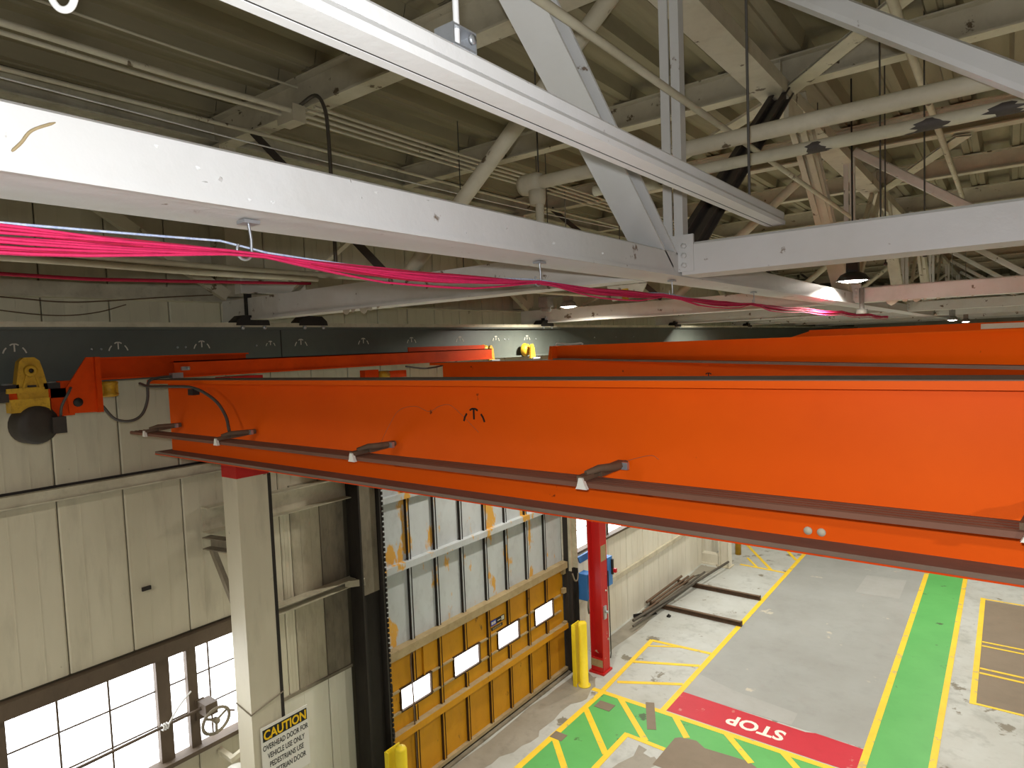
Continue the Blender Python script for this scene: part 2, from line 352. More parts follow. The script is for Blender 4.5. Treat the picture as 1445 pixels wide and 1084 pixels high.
# girts between column and door post
for i, (z0, z1, m, y0, y1) in enumerate([(4.8, 5.1, 'girt', 3.62, 5.66), (3.56, 3.66, 'girt', 4.0, 5.66)]):
    g = MB(); g.channel((XW + .09, y0, (z0 + z1) / 2), (XW + .09, y1, (z0 + z1) / 2), z1 - z0, .16, .012)
    if i: g.bar((XW + .1, 5.5, 3.61), (XW + .26, 5.72, 3.61), .09, .09)
    tag(g.build('wall_girt', m), ['cream channel girt high on wall between white column and door post', 'lower dusty girt on wall running from white column to sooty door post'][i], 'girt')
g = MB(); g.box(XW, XW + .02, 4.06, 5.62, 2.36, 2.4); struct(g.build('trim_5', 'dirty'))
g = MB()
g.channel((XW + .1, 3.62, 4.7), (-6.885, 3.70, 4.7), .14, .12, .012); g.bar((XW + .1, 3.68, 4.6), (-6.90, 3.68, 4.05), .05, .07)
tag(g.build('bracket', 'dirty'), 'dark triangular wall bracket tucked behind the white column', 'bracket')
tag(MB().box(XW, XW + .025, 2.93, 3.02, 4.33, 4.37).build('vent_clip', 'soot'), 'small dark metal clip on cream wall panel above window', 'clip')
wall_right = struct(MB().box(8.0, 8.2, -6, 44, 0, 9.70).build('wall_right', 'dirty'))  # unseen wall; dark paint chosen to cut light bounced onto the deck
wall_far = struct(MB().box(-8.2, 8.2, 43.8, 44, 0, 9.70).build('wall_far', 'wall'))
wall_back = struct(MB().box(-8.2, 8.2, -6, -5.8, 0, 9.70).build('wall_back', 'dirty'))  # unseen too, darkened for less bounce light

# ------------------------------------------------------------------ windows
def window(name, y0, y1, z0, z1, posts, munts, hrows):
    w = MB()
    w.box(XW - .12, XW + .06, y0 - .06, y1 + .06, z1, z1 + .16)          # lintel
    w.box(XW - .12, XW + .10, y0 - .06, y1 + .06, z0 - .05, z0)          # sill
    w.box(XW - .12, XW - .02, y0 - .05, y0, z0, z1); w.box(XW - .12, XW - .02, y1, y1 + .05, z0, z1)
    w = struct(w.build(name, 'mullion'))
    for a, b in posts: MB().box(XW - .12, XW + .01, a, b, z0, z1).build('mullion', 'mullion', w)
    for y in munts: MB().box(XW - .085, XW - .05, y - .009, y + .009, z0, z1).build('muntin', 'mullion', w)
    for z in hrows: MB().box(XW - .083, XW - .052, y0, y1, z - .008, z + .008).build('muntin', 'mullion', w)
    ed = sorted([y0, y1] + [e for p in posts for e in p] + list(munts)); zs = [z0] + list(hrows) + [z1]
    for a, b in zip(ed[:-1], ed[1:]):
        if any(abs(a - p[0]) < 1e-6 and abs(b - p[1]) < 1e-6 for p in posts): continue
        for c, d in zip(zs[:-1], zs[1:]): MB().box(XW - .072, XW - .064, a, b, c, d).build('pane', 'pane', w)
    return w
win = window('window_1', -1.15, 4.03, 2.36, 3.53, [(1.56, 1.67), (3.01, 3.15), (3.34, 3.45)], [-.6, -.05, .5, 1.05, 2.10, 2.56, 3.62], [2.76, 3.16])
window('window_2', 11.55, 18.45, 2.36, 3.53, [(12.95, 13.05), (15.0, 15.1), (16.9, 17.0)], [12.2, 13.7, 14.3, 15.7, 16.3, 17.5], [2.76, 3.16])
# window operator
op = thing('window_operator', 'handwheel window opener on a long rod across the window', 'window opener', (XW + .12, 3.5, 2.7))
MB().tube([(XW + .1, .2, 2.78), (XW + .1, 3.5, 2.82)], .017, 8).build('rod', 'mullion', op)
b = MB(); R = .155; c = Vector((XW + .24, 3.52, 2.68))
ring = [c + Vector((.03 * math.sin(a), R * math.cos(a), R * math.sin(a))) for a in [2 * math.pi * k / 28 for k in range(28)]]
b.tube(ring, .019, 8, True)
for k in range(3):
    a = 2 * math.pi * (k / 3 + .08); b.tube([c, c + Vector((0, R * math.cos(a), R * math.sin(a)))], .015, 6)
b.lathe(c, [(0, -.03), (.035, -.03), (.035, .03), (0, .03)], 12, (1, 0, 0)); b.build('handwheel', 'dirty', op)
MB().tube([c + Vector((.0, R * .9, R * .35)), c + Vector((.07, R * 1.2, R * .35))], .012, 6).build('handle', 'rust', op)
b = MB(); b.box(XW + .02, XW + .22, 3.42, 3.56, 2.75, 2.89); b.box(XW + .012, XW + .03, 3.4, 3.5, 2.66, 2.9); b.build('gearbox', 'mullion', op)
rp = thing('rope_tie', 'knotted pale rope tied round the window opener rod', 'rope', (XW + .11, 3.04, 2.81))
b = MB()
for k in range(3): b.tube([Vector((XW + .1, 3.0 + .025 * k, 2.81)) + Vector((.03 * math.cos(a), .006 * math.sin(3 * a), .032 * math.sin(a))) for a in [2 * math.pi * j / 12 for j in range(12)]], .009, 6, True)
b.build('knot', 'rope', rp)
MB().hose([(XW + .13, 3.05, 2.83), (XW + .16, 3.15, 2.98), (XW + .2, 3.28, 3.12)], .01, 6).build('tail', 'rope', rp)
b = MB(); b.box(XW, XW + .3, 3.62, 3.68, 2.15, 2.2); b.bar((XW + .3, 3.62, 2.17), (XW + .3, 4.1, 2.28), .05, .06)
tag(b.build('conduit_bracket', 'girt'), 'pale metal arm under window sill by white column', 'bracket')
b = MB(); b.lathe((XW + .45, 3.6, 2.05), [(0, -.02), (.12, -.02), (.16, .0), (.16, .03), (.1, .1), (.02, .12), (0, .12)], 16, (0, 0, 1))
tag(b.build('wall_lamp_dome', 'signwhite'), 'white dome fixture behind the white column below window', 'lamp')

# ------------------------------------------------------------------ overhead door
XD = -7.30
door = struct(MB().box(XD - .06, XD - .035, 6.10, 10.97, .02, 5.2).build('door_1', 'seam'))
ST = [6.70, 7.28, 7.89, 8.505, 9.085, 9.70, 10.31]
cols = [6.12] + ST + [10.95]
WIN = [(6.42, 7.05), (7.605, 8.24), (8.77, 9.39), (9.925, 10.54)]; WZ = (1.345, 1.675)
rows = [(.05, 1.03, 'doory'), (1.03, 2.28, 'doory'), (2.28, 3.57, 'doorg'), (3.57, 5.18, 'doorg')]
for a, b in zip(cols[:-1], cols[1:]):
    for z0, z1, m in rows:
        y0, y1 = a + .004, b - .004; q = MB()
        hit = [w for w in WIN if z0 == 1.03 and w[0] < y1 and w[1] > y0]
        segs = []
        if hit:
            cuts = sorted(set([y0, y1] + [min(max(e, y0), y1) for w in hit for e in w]))
            for c, d in zip(cuts[:-1], cuts[1:]):
                if d - c < 1e-4: continue
                mid = (c + d) / 2
                if any(w[0] < mid < w[1] for w in hit): segs += [(c, d, z0, WZ[0]), (c, d, WZ[1], z1)]
                else: segs.append((c, d, z0, z1))
        else: segs = [(y0, y1, z0, z1)]
        for c, d, e, f in segs: q.box(XD - .035, XD - .02, c, d, e, f)
        q.build('door_panel', m, door)
for w in WIN:
    f = MB(); y0, y1 = w; z0, z1 = WZ
    for bx in ((y0 - .02, y1 + .02, z0 - .025, z0), (y0 - .02, y1 + .02, z1, z1 + .02), (y0 - .02, y0, z0, z1), (y1, y1 + .025, z0, z1)): f.box(XD - .035, XD + .012, *bx)
    f = f.build('window_frame', 'doordark', door)
    MB().box(XD - .033, XD - .026, y0, y1, z0, z1).build('pane', 'panedoor', f)
def stile(y, z0, z1, m):
    b = MB(); b.box(XD - .02, XD + .018, y - .022, y + .022, z0, z1); b = b.build('stile', m, door)
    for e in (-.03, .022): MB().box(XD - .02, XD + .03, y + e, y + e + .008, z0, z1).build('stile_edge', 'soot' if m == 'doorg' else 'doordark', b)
for y in ST:
    inw = any(w[0] < y < w[1] for w in WIN)
    if inw: stile(y, .06, WZ[0] - .03, 'doory'); stile(y, WZ[1] + .03, 2.26, 'doory')
    else: stile(y, .06, 2.26, 'doory')
    stile(y, 2.36, 5.16, 'doorg')
for y in (6.9, 7.42, 8.02): MB().box(XD - .02, XD + .02, y, y + .02, 1.7, 2.26).build('stiffener', 'doory', door) if y == 6.9 else None
for (y0, y1), nxt in zip(WIN, WIN[1:] + [(10.95, 0)]):
    for z in WZ: MB().box(XD - .02, XD + .02, y1 + .03, min(y1 + .28, nxt[0] - .05), z - .012, z + .012).build('stiffener', 'raildust', door)
    for z in WZ: MB().box(XD - .02, XD + .02, max(6.13, y0 - .27), y0 - .03, z - .012, z + .012).build('stiffener', 'raildust', door)
for z0, z1, dpt, m in [(.03, .12, .05, 'raildust'), (.985, 1.06, .09, 'doory'), (2.26, 2.36, .12, 'raildust'), (3.54, 3.61, .08, 'doorg'), (4.6, 4.66, .06, 'doorg')]:
    b = MB(); b.box(XD - .02, XD + dpt, 6.12, 10.95, z0, z1); b.box(XD + dpt - .012, XD + dpt, 6.12, 10.95, z0 - .03, z0)
    r = b.build('rail', m, door)
    if m == 'doory': MB().box(XD - .02, XD + dpt - .005, 6.13, 10.9, z1, z1 + .004).build('dust_layer', 'raildust', r)
# maker's plate on the door
pl = MB().box(XD - .02, XD - .013, 8.60, 8.99, 1.83, 1.93).build('plate', 'signblack', door)
MB().box(XD - .013, XD - .011, 8.60, 8.75, 1.83, 1.93).build('blue_field', 'signblue', pl)
for y in (8.63, 8.66, 8.69, 8.72): MB().box(XD - .011, XD - .0095, y - .012, y + .008, 1.855, 1.905).build('white_mark', 'signwhite', pl)
for y in (8.92, 8.96): MB().box(XD - .013, XD - .0115, y - .016, y + .014, 1.845, 1.92).build('white_mark', 'signwhite', pl)
MB().box(XD - .013, XD - .0115, 8.79, 8.88, 1.872, 1.884).build('white_mark', 'signwhite', pl)
p2 = MB().box(XD - .02, XD - .013, 8.61, 8.93, 1.745, 1.80).build('plate', 'signblack', door)
for k in range(7): MB().box(XD - .013, XD - .0115, 8.65 + .036 * k, 8.668 + .036 * k, 1.755, 1.79).build('grey_mark', 'raildust', p2)
MB().hose([(XD + .06, 6.62, .1), (XD + .07, 6.60, 1.4), (XD + .07, 6.58, 2.1), (XD + .06, 6.66, 2.2), (XD + .05, 6.72, 2.24)], .012, 6).build('chain_guide', 'rust', door)
for z in (1.75, 1.05): MB().box(XD, XD + .07, 6.12, 6.2, z, z + .12).build('roller_bracket', 'soot', door)
for z in (2.1, 1.0, 1.7): MB().box(XD, XD + .07, 10.86, 10.95, z, z + .1).build('roller_bracket', 'raildust', door)
sill = MB(); sill.box(XD - .05, XD + .12, 6.0, 11.0, 0, .035); sill.box(XD - .02, XD + .05, 6.0, 11.0, .035, .06); struct(sill.build('trim_6', 'dirty'))
# door posts
p = thing('door_guide_post', 'soot blackened steel post on the window side of the overhead door', 'post', (XD + .1, 5.9, 0))
b = MB(); b.ibeam((XD + .08, 5.83, 0), (XD + .08, 5.83, 5.6), .40, .26, .03, .03, (0, 1, 0)); b.build('post', 'soot', p)
MB().box(XD + .02, XD + .12, 6.04, 6.12, 0, 5.6).build('guide_angle', 'soot', p)
b = MB()
for k in range(70): b.box(XD + .12, XD + .15, 6.10, 6.125, .1 + .075 * k, .145 + .075 * k)
o = b.build('guide_teeth', 'soot', p); o['kind'] = 'stuff'
b = MB(); b.box(XD + .13, XD + .15, 5.68, 5.98, 3.4, 5.55)
b.build('post_plate', 'dirty', p)
p = thing('door_guide_post', 'grey and black steel post between overhead door and red column', 'post', (XD + .1, 11.05, 0))
b = MB(); b.ibeam((XD + .07, 11.12, 2.15), (XD + .07, 11.12, 5.6), .26, .22, .02, .02, (0, 1, 0)); b.build('post', 'girt', p)
b = MB(); b.ibeam((XD + .07, 11.12, 0), (XD + .07, 11.12, 2.15), .262, .222, .022, .022, (0, 1, 0)); b.build('post_base', 'soot', p)
MB().box(XD + .02, XD + .12, 10.96, 11.0, 0, 5.6).build('guide_angle', 'soot', p)
MB().hose([(XD + .2, 11.0, 2.1), (XD + .22, 11.05, 1.95), (XD + .22, 11.15, 1.93), (XD + .2, 11.22, 2.05)], .018, 6).build('hose_hook', 'dirty', p)

# ------------------------------------------------------------------ bollards, columns
def bollard(y, label, twin):
    t = thing('bollard', label, 'bollard', (-6.70, y, 0), 'yellow bollards by the overhead door')
    MB().lathe((-6.70, y, 0), [(0, 0), (.125, 0), (.125, .02), (.085, .02), (.085, 1.27), (.07, 1.3), (0, 1.31)], 20).build('pipe', 'yellow', t)
    b = MB(); b.box(-6.87, -6.85, y - .14, y + .12, 0, 1.25); b.box(-6.87, -6.79, y - .15, y - .135, 0, 1.25); b.build('guard_plate', 'yellow', t)
bollard(10.68, 'yellow pipe bollard standing right beside the red column', True)
bollard(5.83, 'yellow bollard top at bottom edge of photo before black post', True)
c = thing('white_column', 'white boxed steel column with red band near crane', 'column', (-6.72, 3.80, 0))
b = MB(); b.box(-6.87, -6.57, 3.62, 4.0, .03, 5.50); b.build('shaft', 'wall', c)
b = MB(); b.box(-6.872, -6.568, 3.618, 4.002, 5.5, 6.6); b.build('red_top', 'red', c)
b = MB(); b.box(-6.6, -6.566, 3.98, 4.02, 2.3, 5.5); b.build('corner_pipe', 'soot', c)
b = MB(); b.tube([(-6.875, 3.615, 2.93), (-6.565, 3.612, 2.88), (-6.56, 3.8, 2.93), (-6.563, 4.02, 2.98)], .008, 5); b.build('tie_wire', 'dirty', c)
MB().box(-6.95, -6.5, 3.55, 4.08, 0, .03).build('base_plate', 'wall', c)
c = thing('red_column', 'red wide flange column with chipped white patches beside door', 'column', (-6.72, 11.37, 0))
b = MB(); b.ibeam((-6.725, 11.38, .04), (-6.725, 11.38, 6.6), .29, .26, .025, .018, (1, 0, 0)); b.build('shaft', 'red', c)
MB().box(-6.86, -6.6, 11.235, 11.25, .05, .34).build('cover_plate', 'red', c)
MB().box(-6.90, -6.55, 11.2, 11.56, 0, .04).build('base_plate', 'red', c)
MB().box(-6.58, -6.572, 11.27, 11.47, 2.36, 2.68).build('primer_patch', 'raildust', c)
MB().box(-6.865, -6.59, 11.232, 11.236, .15, .3).build('primer_patch', 'raildust', c)
MB().tube([(-6.57, 11.53, 2.1), (-6.565, 11.54, 1.2), (-6.56, 11.54, .35), (-6.57, 11.53, .25)], .012, 6).build('cord', 'black', c)
b = MB(); b.box(-6.58, -6.55, 11.3, 11.4, 1.15, 1.42); b.lathe((-6.55, 11.36, 1.3), [(0, 0), (.03, 0), (.03, .05), (0, .05)], 10, (1, 0, 0)); b.build('switch', 'steel', c)
MB().lathe((-6.575, 11.42, 1.72), [(0, 0), (.022, 0), (.018, .02), (0, .02)], 10, (1, 0, 0)).build('button', 'chalk', c)
c = thing('white_column', 'white steel column standing at far end of steel stock', 'column', (-6.72, 18.85, 0))
b = MB(); b.ibeam((-6.72, 18.85, .03), (-6.72, 18.85, 6.6), .3, .28, .022, .018, (1, 0, 0)); b.build('shaft', 'wallwhite', c)
MB().box(-6.92, -6.52, 18.65, 19.05, 0, .03).build('base_plate', 'girt', c)
tag(MB().box(-7.4, -6.9, 18.75, 19.0, .02, .32).box(-7.4, -6.95, 18.7, 19.02, 0, .05).build('concrete_curb', 'wallwhite'), 'low white concrete curb between wall and far column', 'curb')
t = thing('bollard', 'darker yellow bollard behind the far white column', 'bollard', (-6.75, 20.1, 0))
MB().lathe((-6.75, 20.1, 0), [(0, 0), (.09, 0), (.09, 1.1), (.07, 1.14), (0, 1.15)], 16).build('pipe', 'gear', t)
t = thing('safety_switch', 'blue safety switch box with red handle behind red column', 'switch box', (-6.66, 11.7, 1.8))
MB().box(-6.72, -6.58, 11.54, 11.74, 1.76, 2.36).build('box', 'blue', t)
MB().box(-6.58, -6.54, 11.68, 11.73, 1.98, 2.3).build('latch', 'black', t)
MB().box(-6.58, -6.48, 11.70, 11.76, 2.02, 2.10).build('handle', 'red', t)
t = thing('control_cabinet', 'blue control box with green knob between post and red column', 'control box', (-7.1, 11.5, 1.4))
MB().box(-7.2, -6.98, 11.37, 11.6, 1.42, 1.98).build('box', 'blue', t)
MB().bar((-7.15, 11.33, 2.28), (-6.95, 11.7, 2.42), .05, .14).build('top_bracket', 'blue', t)
MB().box(XW, -7.2, 11.42, 11.5, 1.6, 1.7).build('wall_bracket', 'soot', t)
MB().lathe((-6.98, 11.47, 1.87), [(0, 0), (.05, 0), (.04, .05), (0, .05)], 12, (1, 0, 0)).build('knob', 'green_dot', t)
MB().hose([(-6.98, 11.4, 1.45), (-6.97, 11.36, 1.3), (-6.98, 11.4, 1.15)], .02, 6).build('hose', 'dirty', t)
# caution sign
XS = -6.545
t = thing('caution_sign', 'white caution sign with black and yellow header on column', 'sign', (XS, 4.0, 2.2))
MB().box(XS - .012, XS, 3.70, 4.30, 1.98, 2.69).build('board', 'signwhite', t)
hd = MB().box(XS, XS + .003, 3.72, 4.285, 2.525, 2.66).build('header', 'signblack', t)
text('CAUTION', .148, 'signyellow', hd, (XS + .003, 4.003, 2.54), (0, 1, 0), (0, 0, 1), 'lettering', .001, .004, .82, 'CENTER')
for k, s in enumerate(['OVERHEAD DOOR FOR', 'VEHICLE USE ONLY', 'PEDESTRIANS USE', 'PEDESTRIAN DOOR']):
    text(s, .088, 'signblack', t, (XS + .001, 4.003, 2.42 - .105 * k), (0, 1, 0), (0, 0, 1), 'lettering', .001, .001, .62, 'CENTER')

# ------------------------------------------------------------------ steel stock on the floor
for y, x1, s in ((14.99, -4.98, 'nearer'), (16.77, -5.08, 'farther')):
    b = MB(); b.channel((-7.36, y, .06), (x1, y, .06), .11, .08, .012, (0, 0, 1)); b.box(x1 - .012, x1, y - .04, y + .04, .005, .13)
    tag(b.build('steel_channel', 'rust'), s + ' of two rusty steel channels lying across the floor', 'steel channel')
for i, (p, q, r, m, lb) in enumerate([((-7.05, 13.5, .212), (-6.56, 18.65, .212), .034, 'pipebare', 'longest bare steel pipe on floor, reaching the far white column'),
        ((-6.98, 13.35, .145), (-6.80, 16.95, .145), .028, 'pipebare', 'bare pipe whose near end lies closest to camera on floor stack'),
        ((-7.02, 14.1, .146), (-6.90, 17.65, .146), .03, 'pipebare', 'bare steel pipe in middle of floor stack beside the longest one'),
        ((-7.14, 14.2, .145), (-7.04, 17.2, .145), .028, 'rust', 'rusty pipe inside floor stack, third from the wall'),
        ((-7.22, 14.85, .145), (-7.16, 17.1, .145), .028, 'rust', 'short rusty pipe inside floor stack, second from the wall'),
        ((-7.33, 14.8, .15), (-7.32, 17.0, .15), .032, 'rust', 'rusty pipe of floor stack lying along the wall base')]):
    b = MB(); b.tube([p, q], r, 10); tag(b.build('steel_pipe', m), lb, 'pipe')
tag(MB().angle((-7.36, 14.1, .01), (-7.0, 14.62, .01), .07, .01).build('angle_offcut', 'soot'), 'short dark angle offcut lying near the wall by pipes', 'steel angle')
tag(MB().box(-6.68, -6.6, 14.55, 14.63, 0, .04).lathe((-6.64, 14.59, .04), [(0, 0), (.03, 0), (.02, .03), (0, .03)], 8).build('black_block', 'black'), 'small black block on concrete beside steel stock', 'block')

# ------------------------------------------------------------------ runway beam
rw = thing('crane_runway', 'dark grey crane runway beam along the wall', 'crane runway', (-6.72, 18, 6.63))
b = MB(); b.ibeam((-6.72, -3, 6.88), (-6.72, 40, 6.88), .50, .20, .022, .02); b.build('beam', 'runway', rw)
MB().box(-6.83, -6.61, -3, 40, 7.131, 7.178).build('top_strip', 'girt', rw)
def tmark(parent, P, X, Z, s, m, name='painted_mark'):
    """T with two flanking arcs; P origin, X right, Z up"""
    P = Vector(P); X = Vector(X); Z = Vector(Z); n = X.cross(Z); b = MB(); t = s * .08
    def stroke(pts):
        for (a, c), (d, e) in zip(pts[:-1], pts[1:]): b.bar(P + X * a * s + Z * c * s, P + X * d * s + Z * e * s, t, .004, n)
    stroke([(-.24, .42), (-.1, .5), (.1, .5), (.24, .42)]); stroke([(0, .5), (0, .0)]); b.build(name, m, parent)
    for k in (-1, 1):
        b = MB(); stroke([(k * .44, .26), (k * .56, .1), (k * .64, -.1)]); b.build('mark_arc', m, parent)
for y in (1.797, 2.607, 3.41, 4.61, 5.554, 6.417, 7.433, 8.319, 9.191):
    tmark(rw, (-6.708, y, 6.925), (0, 1, 0), (0, 0, 1), .13, 'chalk')
tmark(rw, (-6.708, 4.207, 6.93), (0, 1, 0), (0, 0, 1), .09, 'chalk')
for y in (2.38, 2.46, 3.16, 3.24, 4.03, 8.55, 8.65, 9.45, 11.52, 12.43, 13.26):
    MB().lathe((-6.71, y, 6.93), [(0, 0), (.013, 0), (.009, .012), (0, .012)], 8, (1, 0, 0)).build('bolt', 'steel', rw)
MB().box(-6.712, -6.706, 4.34, 4.35, 6.66, 7.1).build('splice_joint', 'black', rw)
# hangers clamping the runway under the trusses
for y, lb in ((3.95, 'black runway hanger clamp left of white plate near wall'), (4.73, 'second black hanger clamp on runway, just right of the first'), (9.69, 'grey green hanger clamp on runway above lit yellow wheels'), (15.5, 'distant hanger clamp on runway beneath third roof truss'), (21.2, 'farthest hanger clamp on runway near distant crane')):
    h = thing('runway_hanger', lb, 'hanger', (-6.66, y, 7.15), 'hangers of the crane runway')
    MB().poly([(y - .2, 7.15), (y + .2, 7.15), (y + .19, 7.2), (y + .12, 7.26), (y - .12, 7.26), (y - .19, 7.2)], 0, -6.78, -6.6).build('clamp', 'black', h)
    MB().box(-6.72, -6.66, y - .03, y + .03, 7.2, 7.55 if y < 4.5 else 7.3).build('rod', 'black', h)
    for d in (-.13, .13): MB().lathe((-6.61, y + d, 7.125), [(0, 0), (.022, 0), (.022, .02), (0, .02)], 6, (1, 0, 0)).build('bolt', 'steel', h)
    MB().lathe((-6.64, y, 7.24), [(0, -.05), (.02, -.05), (.02, .07), (.012, .09), (0, .09)], 8).build('stud', 'steel', h)
b = MB(); b.channel((-6.62, 3.82, 7.585), (-6.62, 4.68, 7.585), .17, .09, .012); b.box(-6.68, -6.56, 3.8, 3.815, 7.49, 7.69)
tag(b.build('hanger_plate', 'white'), 'short white channel plate on top of runway hanger', 'plate')

# ------------------------------------------------------------------ cranes
def girder(y, label, name='crane_girder'):
    g = thing(name, label, 'crane girder', (-6.3, y, 5.93))
    yw = y + .135
    b = MB(); b.box(-6.3, 7.9, yw, yw + .02, 5.95, 6.6); b.build('web', 'orange', g)
    tf = MB().box(-6.42, 7.9, y, y + .29, 6.59, 6.622).build('top_flange', 'orange', g)
    MB().box(-6.42, 7.9, y + .006, y + .285, 6.622, 6.626).build('dust_layer', 'dust', tf)
    bf = MB().box(-6.36, 7.9, y, y + .29, 5.925, 5.932).build('bottom_flange', 'redorange', g)
    MB().box(-6.36, 7.9, y + .002, yw + .15, 5.932, 5.952).build('dust_layer', 'brown', bf)
    tmark(g, (-2.49, yw - .002, 6.385), (1, 0, 0), (0, 0, 1), .125, 'blackmark')
    return g
g1 = girder(2.72, 'nearest orange crane girder spanning the picture with black T mark')
for x in (-.665, -.613): MB().lathe((x, 2.855, 5.985), [(0, 0), (.017, 0), (.017, .006), (0, .006)], 14, (0, -1, 0)).build('inspection_disc', 'girt', g1)
for k in range(4):
    y = 2.585 + .037 * k
    b = MB(); b.sweep((-6.5, y, 6.143), (7.9, y, 6.143), [(-.013, -.014), (.013, -.014), (.013, .008), (.005, .014), (-.005, .014), (-.013, .008)], (0, 0, 1)); b.build('conductor_bar', 'bars', g1)
for x in (-6.15, -4.9, -3.25, -1.58, .06, 1.7):
    cl = MB(); cl.bar((x - .01, 2.56, 6.172), (x + .01, 2.70, 6.182), .045, .024); cl.bar((x + .03, 2.66, 6.185), (x + .05, 2.855, 6.20), .035, .035)
    cl.tube([(x - .005, 2.6, 6.19), (x + .03, 2.66, 6.205), (x + .075, 2.72, 6.205), (x + .08, 2.84, 6.205)], [.014, .02, .022, .018], 7)
    cl = cl.build('bar_clamp', 'rust', g1)
    MB().poly([(x - .03, 6.125), (x + .03, 6.125), (x + .022, 6.14), (x + .007, 6.178), (x - .012, 6.178), (x - .022, 6.14)], 1, 2.545, 2.567).build('insulator', 'signwhite', cl)
    MB().box(x + .085, x + .12, 2.78, 2.80, 6.185, 6.22).build('bolt_end', 'steel', cl)
MB().hose([(-6.33, 2.62, 6.60), (-6.1, 2.60, 6.575), (-5.75, 2.62, 6.575), (-5.45, 2.68, 6.56), (-5.2, 2.72, 6.46), (-5.08, 2.74, 6.33), (-5.0, 2.72, 6.21)], .013, 7).build('feed_cable', 'cable', g1)
MB().box(-5.52, -5.44, 2.66, 2.72, 6.50, 6.55).build('cable_clip', 'black', g1)
girder(6.465, 'second orange crane girder seen just over top of nearest one')
# far crane girder with chamfered end
fg = thing('crane_girder', 'most distant orange crane girder with white tag under the roof', 'crane girder', (-5.6, 22, 6.2))
b = MB(); b.poly([(-5.75, 6.2), (7.9, 6.2), (7.9, 6.95), (-4.95, 6.95), (-5.6, 6.75)], 1, 22.0, 22.02); b.build('web', 'orange', fg)
MB().box(-5.0, 7.9, 21.88, 22.14, 6.94, 6.965).build('top_flange', 'orange', fg)
MB().box(-5.75, 7.9, 21.88, 22.14, 6.18, 6.2).build('bottom_flange', 'redorange', fg)
MB().box(-.62, 1.0, 21.985, 22.0, 6.79, 6.93).build('white_tag', 'signwhite', fg)
# diagonal brace lying over the two girders
A = Vector((-4.28, 6.38, 6.63)); B = Vector((.75, 2.76, 6.63)); dv = (B - A).normalized(); nv = Vector((-dv.y, dv.x, 0))
t = thing('diagonal_brace', 'orange diagonal brace beam laid over two crane girders with rope end', 'crane brace', tuple(A))
b = MB(); b.bar(A + Vector((0, 0, .088)) + nv * .05, B + Vector((0, 0, .088)) + nv * .05, .012, .14); b.build('web', 'orange', t)
b = MB(); b.bar(A + Vector((0, 0, .159)) + nv * .05, B + Vector((0, 0, .159)) + nv * .05, .10, .009); b.build('top_flange', 'orange', t)
b = MB(); b.bar(A + Vector((0, 0, .009)) + nv * .05, B + Vector((0, 0, .009)) + nv * .05, .12, .016); b.build('bottom_flange', 'brown', t)
e = A - dv * .01
b = MB(); b.add([e + nv * a + Vector((0, 0, z)) - dv * k for z, k in ((0, .13), (.163, .06)) for a in (-.02, .12)] + [e + nv * a + Vector((0, 0, z)) for z in (0, .163) for a in (-.02, .12)],
                [(0, 1, 3, 2), (4, 6, 7, 5), (0, 4, 5, 1), (2, 3, 7, 6), (0, 2, 6, 4), (1, 5, 7, 3)]); b.build('end_gusset', 'orange', t)
pts = [A + dv * s + Vector((0, 0, z)) + nv * .02 for s, z in ((.05, .172), (.09, .196), (.22, .19), (.4, .178), (.6, .177), (.78, .182), (.84, .175))]
MB().hose(pts, .011, 6).build('rope', 'rope', t)
# end trucks beside the runway
t = thing('end_truck', 'red orange end truck with chamfered bracket plate near yellow drive', 'end truck', (-6.42, 2.3, 6.37))
b = MB(); b.box(-6.46, -6.44, 2.3, 3.74, 6.65, 6.85); b.box(-6.46, -6.38, 2.3, 3.74, 6.835, 6.85); b.box(-6.46, -6.38, 2.3, 3.74, 6.65, 6.665); b.build('beam', 'redorange', t)
MB().poly([(2.06, 6.38), (2.31, 6.37), (2.32, 6.856), (2.215, 6.856), (2.05, 6.60)], 0, -6.40, -6.38).build('bracket_plate', 'redorange', t)
MB().box(-6.40, -6.34, 2.27, 2.31, 6.37, 6.856).build('bracket_flange', 'redorange', t)
b = MB(); b.box(-6.56, -6.44, 1.58, 2.1, 6.52, 6.60); b.box(-6.56, -6.44, 1.95, 2.12, 6.36, 6.66); b.build('drive_arm', 'redorange', t)
MB().lathe((-6.38, 2.13, 6.47), [(0, 0), (.04, 0), (.035, .008), (0, .008)], 12, (1, 0, 0)).build('dark_mark', 'black', t)  # black disc drawn as a dark mark on the bracket plate
b = MB(); b.lathe((-6.43, 2.40, 6.565), [(0, -.07), (.055, -.07), (.075, -.05), (.05, -.03), (.05, .03), (.075, .05), (.055, .07), (0, .07)], 14, (0, 0, 1)); b.box(-6.5, -6.42, 2.33, 2.47, 6.5, 6.63)
b.build('spring_bumper', 'gear', t)
t = thing('crane_drive', 'yellow gear drive with dark motor hanging from runway', 'crane drive', (-6.42, 1.8, 6.2))
b = MB(); b.poly([(1.72, 6.52), (1.93, 6.52), (1.93, 6.62), (1.905, 6.76), (1.885, 6.84), (1.85, 6.87), (1.78, 6.87), (1.745, 6.84), (1.73, 6.76), (1.71, 6.62)], 0, -6.52, -6.42)
b.build('gear_housing', 'gear', t)
MB().lathe((-6.42, 1.815, 6.76), [(0, 0), (.05, 0), (.045, .03), (.02, .03), (.02, .012), (0, .012)], 16, (1, 0, 0)).build('hub', 'gear', t)
for d in (-1, 1): MB().poly([(1.815 + d * .055, 6.60), (1.815 + d * .075, 6.60), (1.815 + d * .03, 6.74), (1.815 + d * .02, 6.74)], 0, -6.42, -6.405).build('rib', 'gear', t)
